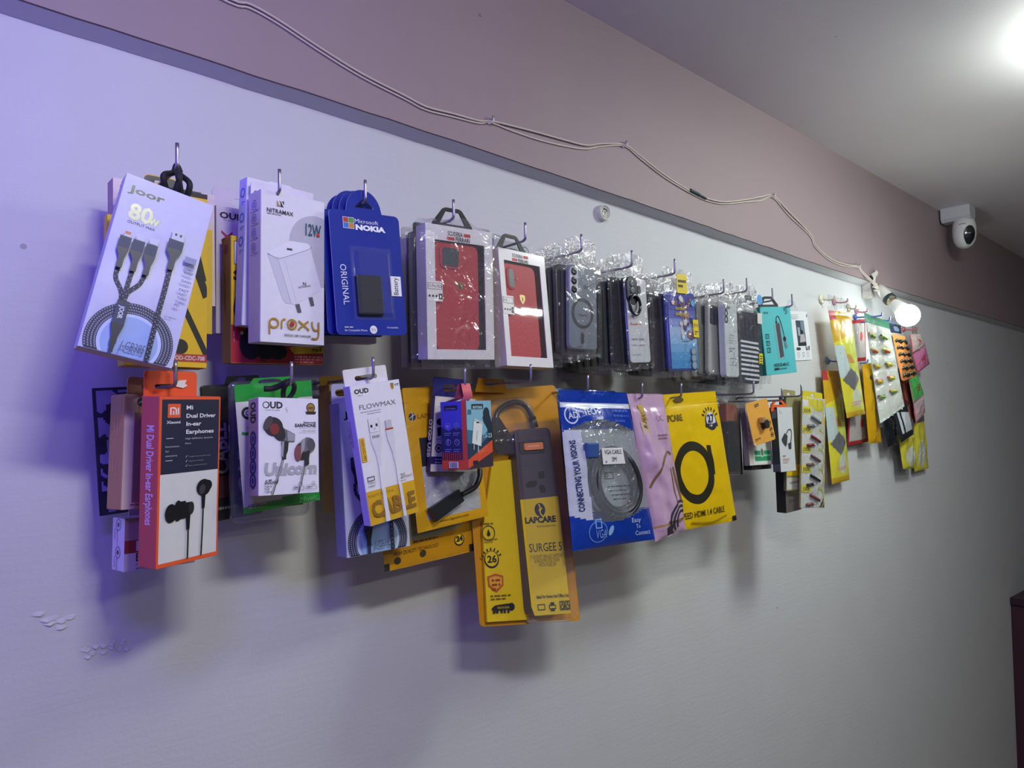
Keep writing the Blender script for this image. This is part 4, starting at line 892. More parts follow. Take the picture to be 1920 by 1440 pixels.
F.ell(.725, .558, .118, eb, ry=.115); F.ell(.79, .548, .075, eb); F.ell(.70, .57, .05, pm('#3f3a40', .4), ry=.07, rot=20); F.poly([(.69, .60), (.755, .60), (.745, .685), (.70, .685)], eb); F.stroke([(.72, .68), (.715, .80), (.70, .972)], .022, eb)
F.ell(.20, .687, .09, eb, ry=.125); F.ell(.31, .678, .065, eb, ry=.14); F.rect(.31, .625, .43, .728, eb); F.rect(.43, .635, .52, .712, eb); F.ell(.52, .672, .045, pm('#2a2a30', .4), ry=.085); F.poly([(.435, .71), (.505, .71), (.495, .80), (.45, .80)], eb); F.stroke([(.475, .80), (.475, .90), (.472, .974)], .022, eb)
b.sd.text('Mi Dual Driver In-ear Earphones', .36, .17, .40, 4.2 * .9, mat=pm('#d8b8dc', .4), rot=90, bold=.02)
b.done(); b.tab(.058, .024, pm('#e4552c', .45), cx=-.004, slot=(.02, .0052, .42), sx=-.008)
mb = MB(); mb.prism([(-.006, .089), (.004, .094), (.012, .0945), (.010, .091), (.013, .089), (.008, .0865), (.0, .088)], .0215, .0225, WHITE); mb.build('torn_paper', b.root)
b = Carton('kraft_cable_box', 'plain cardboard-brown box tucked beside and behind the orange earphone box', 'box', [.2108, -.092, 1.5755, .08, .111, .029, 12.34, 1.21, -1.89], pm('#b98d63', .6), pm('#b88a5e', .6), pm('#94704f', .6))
F = b.fr; F.rect(.003, .002, .16, .998, pm('#c9b6b0', .55)); F.rect(.12, .16, .997, .94, pm('#8a6a5c', .6)); F.ell(.20, .065, .055, NAVY); F.stroke([(.16, .08), (.20, .06), (.24, .05)], .012, LGREY); F.text('LAPCARE', .29, .083, .05, .5, mat=INK, bold=.02); F.lines(.10, .955, .5, 1, .02, pm('#7d5d48', .6), h=.014)
b.sd.rect(.05, .0, .80, .17, pm('#a8876a', .6)); b.sd.lines(.35, .24, .7, 1, .1, pm('#d2ad85', .6), h=.04, rot=90); b.sd.lines(.6, .20, 1.2, 2, .2, pm('#d2ad85', .6), h=.05, rot=90); b.sd.lines(.6, .55, 1.2, 2, .2, pm('#d2ad85', .6), h=.05, rot=90)
b.done(); b.tab(.05, .02, pm('#b98d63', .6), slot=(.022, .007, .55))
b = Carton('earphone_box', 'white earphone box hanging low under the cardboard-brown box behind the orange one', 'box', [.2135, -.080, 1.4845, .07, .0515, .029, 8.21, .18, -1.54], pm('#9a8084', .5), pm('#d9d2e6', .45), pm('#7d6a72', .6))
F = b.fr; F.rect(.003, .66, .997, .997, pm('#c9c2c8', .5)); F.rect(.003, .42, .997, .66, pm('#8e2f30', .5)); F.text('MI', .16, .62, .13, .25, mat=LGREY, bold=.03); F.text('EARPHONE', .16, .82, .11, .7, mat=INK, bold=.02); F.lines(.16, .86, .7, 2, .06, GREY, h=.025); F.ring(.55, .08, .34, .40, pm('#4b3c40', .5), 0, 100)
for v in (.03, .55): b.sd.ring(.5, v + .1, .17, .21, GREY); b.sd.ell(.5, v + .1, .08, DGREY); b.sd.lines(.45, v + .18, 1.0, 2, .2, GREY, h=.05, rot=90)
b.done(); b.tab(.04, .138, pm('#b8a8b0', .5), slot=(.018, .007, .965), y=.0285)
r = thing('patterned_pouch', 'dark pouch with pale leaf-like blotches, rearmost on the first lower hook', 'pouch', (.2124, -.03, 1.5782, 0, -4.89, 0)); mb = MB(); w, h = .1, .1311
F, _ = box_faces(mb, w, h, .008); F.bulge = puff(.005, 3)
dk = foil('#1a1a3c', .35, .2); lt = pm('#8e8cb8', .4)
def pat(u, v):
    n_ = noise.noise(Vector((u * 9 + 3, v * 12, 1.3))) + .5 * noise.noise(Vector((u * 12, v * 15, 4)))
    return lt if n_ > .06 and .03 < u < .97 and .02 < v < .98 else dk
pillow(mb, F, pat, 60, 90, .003, back=lambda u, v: dk); mb.build('pouch', r)
mb = MB(); mb.tube([(0, 0, h / 2 - .012), (-.004, 0, h / 2 + .006), (-.008, -.001, 1.6425 - 1.5782)], .0008, INK, n=6); mb.build('hang_string', r)
mb = MB(); r = thing('hang_card', 'dark red card with a round top, behind the cardboard-brown box', 'card', (.218, -.052, 1.63, 6, 0, 0))
mb.prism([(-.032, -.05), (.032, -.05), (.032, .0)] + [(.032 * math.cos(a), .022 * math.sin(a)) for a in [math.radians(q) for q in range(10, 171, 16)]] + [(-.032, 0)], 0, .001, pm('#6d2530', .5), holes=[[(-.020 + .004 * math.cos(a), .0088 + .0035 * math.sin(a)) for a in [i * .785 for i in range(8)]]]); mb.build('card', r)
r = thing('cable_pack', 'black cable pack with upright grey lettering, hanging between the orange box and the green pack', 'pack', (.298, -.04, 1.5725, 0, -5.2, -1)); mb = MB(); w, h, t = .06, .1522, .006; mb.slab(0, 0, w, h, 0, t, .004, pm('#1b1a20', .35, coat=.3), .001); F, _ = box_faces(mb, w, h, t); F.L = .0004
F.text('CABLE', .40, .66, .26, .95, mat=pm('#77747f', .4), rot=-90, bold=.03); F.poly([(.05, .68), (.9, .66), (.9, .82), (.05, .84)], pm('#4c2c30', .4)); F.lines(.1, .90, .9, 1, .03, GREY, h=.05); mb.build('pack', r)
mb = MB(); mb.prism([(-.005, h / 2 - .002), (.04, h / 2 - .002), (.036, .085), (.0, .085)], .001, .002, pm('#1b1a20', .35), holes=[[(.016 + .006 * math.cos(a), .081 + .0025 * math.sin(a)) for a in [i * .785 for i in range(8)]]]); mb.build('hang_tab', r)
# ---- second lower hook
b = Carton('earphone_box', 'white square earphone box with two earbuds pictured, tied by a black cord', 'box', [.3182, -.145, 1.5801, .0657, .1003, .0271, -.15, 0, -3.26], WHITE, pm('#cdb8b4', .45), pm('#b59a88', .6))
F = b.fr; F.umax = F.vmax = .997
F.text('OUD', .062, .110, .10, .33, mat=INK, bold=.045); F.ring(.118, .078, .025, .04, WHITE); F.text('LOUD & CLEAR', .11, .138, .024, .23, mat=DGREY); F.stroke([(.46, .10), (.44, .12), (.47, .13), (.455, .155)], .008, GREY)
F.ell(.865, .10, .075, INK, ry=.08); F.ell(.865, .10, .06, GOLD, ry=.065); F.rect(.82, .09, .91, .115, pm('#6b4c30', .4)); F.poly([(.77, .14), (.96, .14), (.94, .17), (.79, .17)], INK)
F.text('Stereo mode', .95, .265, .030, .21, mat=INK, al='r', bold=.02); F.text('EARPHONE', .95, .305, .052, .355, mat=INK, al='r', bold=.03); F.rect(.66, .318, .95, .320, GREY); F.text('OD-AP-001', .94, .353, .024, .23, mat=GREY, al='r'); F.rect(.66, .365, .95, .367, GREY)
F.text('Unicorn', .082, .795, .185, .87, mat=pm('#a6a7ac', .5), bold=.05, shear=.12)
db = pm('#2f2c30', .35); g1 = pm('#6b696e', .3); g2 = pm('#9a999e', .3)
F.stroke([(.39, .64), (.34, .75), (.27, .88), (.215, .992)], .035, pm('#4a484c', .4)); F.stroke([(.385, .65), (.335, .76), (.265, .88), (.21, .992)], .012, LGREY)
F.stroke([(.75, .70), (.715, .80), (.68, .92)], .032, pm('#4a484c', .4)); F.stroke([(.745, .70), (.71, .80), (.675, .92)], .010, LGREY); F.poly([(.63, .99), (.655, .93), (.68, .93), (.66, .99)], DGREY)
F.poly([(.36, .46), (.49, .40), (.47, .55), (.44, .60), (.44, .64), (.37, .635), (.37, .55)], db); F.poly([(.37, .46), (.41, .45), (.39, .62), (.36, .60)], g2)
F.poly([(.33, .30), (.47, .34), (.59, .38), (.58, .46), (.50, .46), (.30, .43)], g1); F.poly([(.46, .345), (.585, .38), (.575, .45), (.47, .45)], g2); F.ell(.31, .345, .10, db, ry=.17, rot=-28); F.ell(.235, .30, .155, db, ry=.145, rot=35); F.ell(.145, .265, .06, pm('#4a4448', .3), ry=.12, rot=25); F.ell(.25, .325, .075, pm('#7d2f30', .35), ry=.09)
F.ell(.70, .56, .12, db, ry=.14); F.ell(.635, .58, .06, pm('#7a4a4e', .35), ry=.13); F.ell(.80, .50, .13, g1, ry=.13); F.poly([(.70, .44), (.76, .42), (.74, .54), (.68, .60)], g2); F.ell(.85, .49, .07, pm('#55535a', .3), ry=.10); F.poly([(.73, .57), (.84, .55), (.82, .64), (.82, .70), (.74, .72), (.74, .64)], db)
F.text('Sound', .085, .882, .060, .21, mat=INK, shear=.3, bold=.01); F.lines(.15, .84, .27, 1, .02, DGREY, h=.016)
for k in range(3): F.ell(.095, .905 + k * .027, .008, INK); F.lines(.115, .90 + k * .027, .22, 1, .02, GREY, h=.016, seed=k)
for u0 in (.55, .765): F.frame(u0, .915, u0 + .18, .957, .006, GREY); F.lines(u0 + .02, .93, u0 + .16, 1, .02, DGREY, h=.016); F.ring(u0 + .12, .895, .022, .03, GREY)
b.sd.text('OUD', .25, .04, .5, 1.0 * .22 * 3.7, mat=INK, rot=90, bold=.04)
for v in (.42, .57, .71, .85): b.sd.ell(.5, v, .30, pm('#4a4470', .4)); b.sd.ring(.5, v, .12, .18, pm('#9a94c0', .4))
b.done(); bpy.context.view_layer.update(); inv = b.root.matrix_world.inverted(); e = inv @ Vector((.317, -.1455, 1.6455)); mb = MB(); top = b.h / 2
mb.tube([(-.002, .010, top - .002), (-.0045, .004, top + .008), (e.x - .004, e.y, e.z - .002), (e.x, e.y, e.z + .0026), (e.x + .005, e.y, e.z - .002), (.006, .004, top + .006), (.001, .008, top - .002)], .0026, cm, n=8, smooth=6)
mb.tube([(e.x - .002, e.y + .001, e.z + .002), (-.012, .008, top + .011), (-.022, .012, top + .010)], .0032, cm, n=8); mb.build('cord', b.root)
r = thing('music_cable_pack', 'green and white card pack in glossy plastic behind the white square earphone box', 'pack', (.3261, -.1, 1.5802, 3.13, -5.76, 0)); mb = MB(); w, h = .0895, .1371; F, _ = box_faces(mb, w, h, .01); F.bulge = puff(.004, 8, .5, top=.14)
gr = foil('#2f9a3e', .2, .35); wf = pm('#c9c8c4', .3, coat=.4)
pillow(mb, F, lambda u, v: gr if v < .135 + .01 * math.sin(u * 3) or v > .955 - .10 * u ** 1.6 else wf, 40, 60, .003)
F.ell(.13, .225, .075, BLACK); F.ring(.13, .225, .03, .042, WHITE); F.ell(.13, .225, .018, WHITE); F.stroke([(.12, .33), (.14, .36), (.10, .385), (.04, .375)], .035, gr); F.text('MUSIC', .11, .47, .2, .5, mat=INK, rot=90); F.rect(.10, .50, .22, .60, gr); F.rect(.10, .63, .2, .68, INK); F.lines(.05, .935, .5, 2, .03, GREY, h=.02); F.text('Music', .70, .985, .06, .25, mat=pm('#7cc486', .4), shear=.3)
mb.build('pack', r)
mb = MB(); F, _ = box_faces(mb, w, h, .01); mb.prism([(-.03, h / 2 - .004), (.025, h / 2 - .004), (.02, h / 2 + .006), (-.022, h / 2 + .006)], .002, .003, pm('#2f9a3e', .3), holes=[[(-.004 + .014 * math.cos(a), h / 2 + .0015 + .003 * math.sin(a)) for a in [i * .6283 for i in range(10)]]]); mb.build('hang_tab', r)
r = thing('blister_pack', 'clear blister pack with a dark card, rearmost on the second lower hook', 'pack', (.3283, -.075, 1.5738, -1.9, -2.55, 1.5)); mb = MB(); w, h, t = .0897, .1566, .01
mb.prism([(-w / 2 + .01, -h / 2 + .012), (w / 2 - .006, -h / 2 + .012), (w / 2 - .006, h / 2 - .03), (-w / 2 + .01, h / 2 - .03)], .006, .007, pm('#22212a', .4)); F, _ = box_faces(mb, w, h, t); F.c = [c + Vector((0, .006, 0)) for c in F.c]; F.text('CABLE', .30, .80, .19, .9, mat=pm('#8a8894', .4), rot=-90, bold=.03); F.lines(.2, .89, .9, 2, .03, GREY, h=.03); F.poly([(.14, .74), (.5, .74), (.5, .86), (.14, .86)], pm('#5a3436', .5)); mb.build('card', r)
mb = MB(); mb.slab(0, 0, w, h, -.001, t, .009, clear(haze=.20, bump=.3, bscale=25, refl=1.6, hazecol='#8c96a0'), .003); mb.build('blister', r)
mb = MB(); mb.prism([(-.02, h / 2 - .004), (.02, h / 2 - .004), (.012, .0795), (-.012, .0795)], .004, .005, CLEARB, holes=[[(-.004 + .003 * math.cos(a), h / 2 - .0065 + .002 * math.sin(a)) for a in [i * .785 for i in range(8)]]]); mb.build('hang_tab', r)
# ---- third lower hook
b = Carton('cable_box', 'white cable box with a yellow lower band, hung aslant by its tab', 'box', [.4307, -.15, 1.5723, .0664, .1583, .0148, 1.9, -9.55, -2.06], WHITE, pm('#bcaef0', .45), pm('#c9a93a', .5))
F = b.fr; F.umax = F.vmax = .997; F.rect(.003, .757, .997, .997, pm('#d0a21c', .45))
F.text('OUD', .068, .062, .075, .285, mat=INK, bold=.045); F.lines(.13, .075, .30, 1, .02, GREY, h=.012); F.poly([(.80, .02), (.87, .02), (.865, .055), (.835, .07), (.805, .055)], GOLD); F.lines(.89, .03, .98, 2, .02, DGREY, h=.012)
F.text('FLOWMAX', .12, .178, .085, .74, mat=pm('#6a6a74', .5)); F.lines(.13, .195, .87, 1, .02, GREY, h=.012); F.lines(.25, .212, .75, 1, .02, GREY, h=.012)
F.stroke([(.25, .25), (.245, .35)], .012, GREY); F.stroke([(.45, .25), (.452, .35)], .012, GREY); F.rect(.25, .25, .45, .25 + .10, pm('#d8d8e0', .4)); F.rect(.275, .295, .315, .315, INK); F.rect(.38, .292, .42, .312, INK); F.rect(.33, .325, .37, .331, GREY)
wc = pm('#cfcfd8', .4); F.poly([(.24, .355), (.46, .355), (.455, .42), (.385, .52), (.375, .60), (.315, .60), (.305, .52), (.245, .42)], wc); F.text('OUD', .275, .392, .04, .15, mat=INK, bold=.035)
F.rect(.578, .282, .705, .345, LGREY); F.rect(.575, .282, .583, .345, GREY); F.rect(.56, .341, .722, .353, pm('#b04434', .4)); F.poly([(.565, .354), (.715, .354), (.71, .42), (.68, .52), (.68, .58), (.635, .58), (.635, .52), (.57, .42)], wc)
F.poly([(.315, .60), (.375, .60), (.375, .996), (.29, .996)], pm('#dcdce2', .42)); F.poly([(.655, .58), (.715, .58), (.72, .996), (.655, .996)], pm('#dcdce2', .42))
F.rect(.02, .375, .115, .545, pm('#d0a024', .45)); F.text('OD-UC-781', .048, .392, .045, .34, mat=INK, rot=88); F.frame(.06, .655, .20, .685, .010, INK); F.text('TYPE-C', .055, .705, .03, .16, mat=DGREY); F.text('CABLE', .06, .727, .028, .13, mat=DGREY); F.text('20', .715, .72, .085, .10, mat=pm('#8a7a5a', .5)); F.text('WATT', .825, .722, .045, .15, mat=pm('#8a7a5a', .5)); F.lines(.71, .732, .95, 1, .02, LGREY, h=.012)
F.text('FAST DATA', .04, .795, .042, .5, mat=pm('#a88426', .5)); F.text('CABLE', .055, .945, .27, .90, mat=pm('#8a6420', .5), bold=.035)
F.poly([(.315, .76), (.377, .76), (.38, .996), (.295, .996)], pm('#d4d4dc', .42)); F.poly([(.655, .76), (.718, .76), (.722, .996), (.66, .996)], pm('#d4d4dc', .42))
b.sd.lines(.35, .25, 5.0 * .8, 1, .1, pm('#8f84c8', .5), h=.22, rot=90)
b.done(); b.tab(.058, .019, pm('#d8d6d2', .5), cx=-.002, slot=(.030, .006, .45), r=.002)
b = Carton('cable_box', 'three-plug cable box half hidden behind the slanted white and yellow cable box', 'box', [.4419, -.11, 1.5405, .0857, .1787, .0242, -.53, -3.26, -1.74], SILV, pm('#8a88b8', .4), pm('#6a6a80', .6)); joor_print(b.fr); b.done(); b.tab(.04, .024, SILV, cx=-.02, slot=(.03, .009, .60))
b = Carton('charger_box', 'amber-topped box rearmost behind the slanted white and yellow cable box', 'box', [.4356, -.07, 1.575, .0609, .155, .028, .2, -3.15, -.8], pm('#a8823a', .5), pm('#9a7434', .5)); b.fr.rect(.06, .13, .9, .30, NAVY); b.fr.text('NITRAMAX', .08, .19, .06, .5, mat=LGREY); b.done(); b.tab(.058, .012, pm('#c9982c', .5), slot=(.034, .007, .45))
# ---- fourth lower hook: pouches, adapter box, charger box
def corners(q, o): return [Vector(p) - Vector(o) for p in q]
def bag_root(name, label, cat, q, group=None):
    o = ((Vector(q[0]) + Vector(q[1])) / 2); r = bpy.data.objects.new(name, None); COL.objects.link(r); r.location = o; r.empty_display_size = .02; tag(r, label, cat, group); return r, corners(q, o)
LY = foil('#cf9a17', .30, .30, 30); LYD = foil('#c2890f', .32, .30, 30)
q = [(0.4921, -0.0880, 1.6488), (0.6021, -0.0880, 1.6586), (0.6216, -0.1040, 1.4790), (0.5066, -0.1040, 1.4665)]
r, c = bag_root('adapter_pouch', 'yellow pouch with silver window and black adapter, behind the blue and red charger box', 'pouch', q); mb = MB(); F = Face(mb, *c, bulge=puff(.004, 5, .4))
sil = foil('#a9a9b2', .16, 1.0, 55); blk = pm('#2a2a33', .25, coat=.5)
def m_(u, v):
    if .135 < u < .90 and .35 < v < .93 - .0 * u: return sil if v > .56 else blk
    return LY
pillow(mb, F, m_, 50, 70, .003, back=lambda u, v: LY)
F.ell(.085, .205, .045, NAVY); F.stroke([(.05, .215), (.085, .20), (.12, .19)], .010, LGREY); F.stroke([(.085, .17), (.09, .205), (.075, .24)], .010, LGREY); F.text('LAPCARE', .15, .219, .05, .36, mat=pm('#8f6a1a', .5), bold=.02); F.text('www.lapcare.com', .30, .962, .034, .40, mat=pm('#5a4210', .5)); F.stroke([(.02, .105), (.98, .105)], .006, pm('#a87b10', .5)); mb.build('pouch', r)
mb = MB(); ad = pm('#1b1c21', .35); P = lambda u, v, h_: F.P(u, v, h_)
mb.tube([P(.91, .64, .006), P(.88, .70, .0075), P(.78, .765, .008), P(.57, .80, .008)], .0035, ad, n=10, smooth=6)
a_, b_ = P(.57, .80, .007), P(.15, .895, .007); d = (b_ - a_); s_ = d.normalized().cross(F.n) * .0085; n_ = F.n * .0045
mb.add([a_ + s_ + n_ * .6, a_ - s_ + n_ * .6, b_ - s_ * 1.15 + n_, b_ + s_ * 1.15 + n_, a_ + s_ - n_ * .4, a_ - s_ - n_ * .4, b_ - s_ * 1.15 - n_ * .4, b_ + s_ * 1.15 - n_ * .4], [[0, 1, 2, 3], [7, 6, 5, 4], [0, 4, 5, 1], [1, 5, 6, 2], [2, 6, 7, 3], [3, 7, 4, 0]], ad)
F.mb = mb; F.bulge = None; F.L = .0118; F.text('LAPCARE', .25, .885, .04, .22, mat=GREY, rot=-18); F.ell(.235, .89, .018, GREY); mb.build('adapter', r)
q = [(.4667, -.0550, 1.6444), (.5974, -.0550, 1.6584), (.6158, -.0800, 1.4292), (.4740, -.0800, 1.4191)]
r, c = bag_root('cable_pouch', 'larger yellow pouch with small print along its bottom, behind the silver-windowed yellow pouch', 'pouch', q); mb = MB(); F = Face(mb, *c, bulge=puff(.007, 9, .45))
gd = pm('#8f8a76', .3, coat=.4); pillow(mb, F, lambda u, v: gd if .14 < u < .86 and .30 < v < .845 + .02 * math.sin(u * 4) else LYD, 50, 80, .004, back=lambda u, v: LYD)
F.text('HIGH QUALITY TECHNOLOGY', .10, .925, .036, .48, mat=pm('#5a4210', .5)); F.lines(.30, .865, .80, 1, .03, pm('#6d5012', .5), h=.02); F.ell(.135, .955, .035, pm('#3b3020', .5)); F.ell(.40, .945, .035, pm('#3b3020', .5)); F.ell(.83, .915, .06, INK); F.ell(.83, .912, .05, YEL); F.text('24', .79, .922, .05, .08, mat=INK, bold=.05); F.rect(.0, .96, .05, .998, BLACK); F.rect(.945, .955, .998, .998, BLACK); mb.build('pouch', r)
b = Carton('adapter_box', 'white and navy adapter box squeezed behind the blue and red charger box', 'box', [.5541, -.114, 1.5898, .064, .0963, .010, -2, 2.49, 2.38], pm('#cfcac4', .45), pm('#23225c', .4))
F = b.fr; F.rect(.003, .80, .997, .90, pm('#23225c', .4)); F.lines(.1, .83, .9, 2, .06, LGREY, h=.02); F.ell(.16, .34, .09, INK, ry=.07); F.poly([(.10, .42), (.30, .38), (.34, .50), (.12, .53)], BLACK); F.ring(.16, .69, .06, .085, INK); F.ell(.16, .69, .035, INK); F.stroke([(.1, .57), (.3, .57)], .012, GREY)
b.done(); mb = MB(); w, h, t = b.w, b.h, b.t
S2 = Face(mb, (-w / 2 - .0002, t + .002, h / 2), (-w / 2 - .0002, -.001, h / 2), (-w / 2 - .0002, -.001, -h / 2), (-w / 2 - .0002, t + .002, -h / 2), (-1, 0, 0)); S2.text('OTG', .22, .31, .58, 1.55, mat=WHITE, rot=90, bold=.03); S2.text('USB', .22, .62, .58, 1.45, mat=WHITE, rot=90, bold=.03); S2.ring(.5, .555, .16, .28, WHITE); S2.rect(.3, .55, .7, .56, WHITE); mb.build('side_lettering', b.root)
b.tab(.052, .025, pm('#26256a', .4), cx=-.004, slot=(.022, .010, .52), r=.002)
b = Carton('charger_box', 'small blue and red phone charger box turned edge-on, frontmost on the fourth lower hook', 'box', [.5572, -.165, 1.5907, .0544, .0838, .0396, 16.47, -2.18, -1.45], pm('#7fb2c9', .4, coat=.2), pm('#3f3fc0', .4, coat=.2), pm('#c2452e', .5))
F = b.fr; F.umax = F.vmax = .997; ro = pm('#cf4a2c', .45)
F.poly([(.003, .42), (.35, .45), (.62, .52), (.997, .40), (.997, .62), (.003, .80)], pm('#3e6a86', .4)); F.poly([(.003, .62), (.5, .66), (.997, .48), (.997, .70), (.003, .92)], pm('#243a50', .4))
F.poly([(.003, .86), (.997, .60), (.997, .78), (.003, .985)], ro); F.poly([(.003, .985), (.997, .78), (.997, .997), (.003, .997)], pm('#3a2f3a', .4)); F.text('FAST', .45, .80, .10, .35, mat=pm('#d98a6a', .4), rot=-16); F.rect(.18, .88, .38, .94, INK)
F.rect(.20, .05, .66, .125, INK); F.text('amaa', .24, .115, .085, .38, mat=pm('#9cc8dc', .4), bold=.02); F.rect(.04, .13, .18, .20, pm('#3a6a86', .4))
F.ell(.78, .20, .13, pm('#1c2c3c', .4), ry=.15); F.poly([(.62, .24), (.92, .22), (.997, .36), (.997, .60), (.86, .62), (.80, .42), (.66, .32)], pm('#1c2c3c', .4))
F.poly([(.26, .30), (.60, .36), (.52, .68), (.16, .62)], pm('#d6dcdc', .4)); F.poly([(.26, .30), (.30, .26), (.62, .32), (.60, .36)], pm('#b8c4c8', .4)); F.rect(.36, .315, .47, .335, INK); F.text('charger', .36, .44, .06, .24, mat=GREY, rot=100); F.stroke([(.24, .63), (.22, .72)], .03, LGREY); F.stroke([(.40, .66), (.38, .76)], .03, LGREY); F.text('15-23', .62, .56, .10, .34, mat=pm('#9cc0d0', .4), bold=.02)
S = b.sd; S.umax = S.vmax = .997; S.poly([(.003, .36), (.3, .44), (.6, .36), (.84, .42), (.84, .86), (.003, .86)], pm('#1f2460', .4)); S.rect(.82, .003, .997, .997, pm('#c04334', .45)); S.rect(.003, .74, .82, .86, pm('#5f2a4c', .45)); S.rect(.003, .86, .997, .997, ro)
S.rect(.16, .06, .66, .13, INK); S.text('amaa', .22, .118, .075, .38, mat=pm('#7a78e0', .4)); bl = pm('#8a8ad8', .4)
for u in (.28, .62):
    for v in (.36, .60): S.ring(u, v, .085, .10, bl); S.lines(u - .14, v + .10, u + .12, 2, .06, bl, h=.022)
S.text('°C', .56, .62, .10, .12, mat=bl); S.text('II', .59, .385, .10, .06, mat=bl); S.poly([(.27, .56), (.31, .56), (.28, .60), (.31, .60), (.25, .65), (.27, .61), (.25, .61)], bl); S.rect(.235, .345, .325, .38, bl)
for k in range(9): S.rect(.06 + k * .08, .76, .10 + k * .08, .85, pm('#a03a3c', .45))
S.rect(.30, .885, .66, .975, WHITE)
for k in range(13): S.rect(.33 + k * .024, .892, .33 + k * .024 + (.008, .015, .005)[k % 3], .968, INK)
b.done(); mb = MB(); bpy.context.view_layer.update(); inv = b.root.matrix_world.inverted(); e = inv @ Vector((.5445, -.1475, 1.651)); zt = b.h / 2; pk = pm('#d86a6c', .45)
pts = [Vector((e.x - .003, e.y + .030, zt - .002)), Vector((e.x - .002, e.y + .006, zt + .004)), Vector((e.x, e.y + .001, e.z + .0035)), Vector((e.x, e.y - .0035, e.z + .003)), Vector((e.x + .001, e.y - .006, zt + .006)), Vector((e.x + .002, e.y + .002, zt - .001))]
vs = []
for p in pts: vs += [p + Vector((-.0055, .003, 0)), p + Vector((.0055, -.003, 0))]
mb.add(vs, [[2 * i, 2 * i + 1, 2 * i + 3, 2 * i + 2] for i in range(len(pts) - 1)], pk, True); mb.build('hang_loop', b.root)
# ---- fifth lower hook: extension board pack
q = [(0.6163, -0.0500, 1.6494), (0.7801, -0.0750, 1.6650), (0.7731, -0.1320, 1.3159), (0.6080, -0.1020, 1.3307)]
r, c = bag_root('extension_board_pack', 'tall yellow and black extension board blister pack, the longest pack on the wall', 'pack', q); mb = MB(); F = Face(mb, *c)
amb = pm('#c98a12', .35, coat=.4)
n_ = F.n
def fprism(mb, F, pts, h0, h1, mat, side=None):
    fr_ = [F.P(u, v, h1) for u, v in pts]; bk = [F.P(u, v, h0) for u, v in pts]; k = len(pts)
    t = [list(x) for x in tessellate_polygon([[Vector((p[0], p[1], 0)) for p in pts]])]
    mb.add(fr_ + bk, t + [[i + k for i in x[::-1]] for x in t] + [[i, (i + 1) % k, (i + 1) % k + k, i + k] for i in range(k)], [mat] * (2 * len(t)) + [side or mat] * k)
def rr_(u0, v0, u1, v1, r, F, n=5):
    k = F.W / F.H; out = []
    for cu, cv, a0 in ((u1 - r, v0 + r * k, 270), (u1 - r, v1 - r * k, 0), (u0 + r, v1 - r * k, 90), (u0 + r, v0 + r * k, 180)):
        for i in range(n): a = math.radians(a0 + 90 * i / (n - 1)); out.append((cu + r * math.cos(a), cv + r * math.sin(a) * k))
    return out
fprism(mb, F, rr_(.005, .0, .995, .995, .04, F), -.0008, 0, amb); mb.build('backing_card', r)
mb = MB(); yel = pm('#dcbb18', .4, coat=.2)
F = Face(mb, *corners([(0.6118, -0.0560, 1.6490), (0.7741, -0.0810, 1.6645), (0.7667, -0.1380, 1.3182), (0.6032, -0.1080, 1.3328)], r.location)); fprism(mb, F, [(.245, .318), (.458, .312), (.472, .978), (.075, .978), (.10, .60)], -.005, 0, yel); F.L = .0004
for t, v in (('26', .727),): F.ell(.16, v, .07, INK); F.ell(.16, v - .003, .06, yel); F.text(t, .118, v + .012, .055, .09, mat=INK, bold=.035)
for k in range(7): a = math.radians(200 + 23 * k); F.stroke([(.16 + .075 * math.cos(a), .725 + .035 * math.sin(a)), (.16 + .10 * math.cos(a), .725 + .047 * math.sin(a))], .012, INK)
F.ring(.15, .617, .055, .062, INK); F.poly([(.15, .600), (.168, .622), (.158, .630), (.142, .630), (.132, .622)], INK); F.text('fire resistant', .10, .648, .022, .13, mat=pm('#6d5a14', .5)); F.text('material', .10, .658, .022, .08, mat=pm('#6d5a14', .5)); F.lines(.11, .575, .27, 1, .02, pm('#6d5a14', .5), h=.012)
F.poly([(.105, .795), (.18, .785), (.255, .795), (.25, .835), (.18, .862), (.11, .835)], pm('#b4542a', .45)); F.poly([(.12, .802), (.18, .794), (.24, .802), (.236, .83), (.18, .852), (.124, .83)], pm('#d89a2c', .45)); F.lines(.14, .808, .22, 3, .035, pm('#8a3a20', .5), h=.018); F.lines(.12, .872, .32, 2, .025, pm('#6d5a14', .5), h=.012)
F.stroke([(.135, .935), (.16, .925), (.22, .922), (.29, .920), (.32, .925)], .045, INK); F.ell(.31, .922, .03, INK)
for u in (.15, .18, .22, .25, .285): F.stroke([(u, .925), (u - .012, .945)], .02, INK)
F.text('MAKE IN INDIA', .175, .928, .018, .11, mat=yel); mb.build('printed_panel', r)
mb = MB(); bl = pm('#4a444e', .4, coat=.2)
F = Face(mb, *corners([(0.6007, -0.0705, 1.6482), (0.7597, -0.0955, 1.6633), (0.7513, -0.1525, 1.3239), (0.5915, -0.1225, 1.3380)], r.location))
fprism(mb, F, rr_(.495, .185, .885, .965, .05, F), -.0195, -.0005, bl); st = mb.build('power_strip', r)
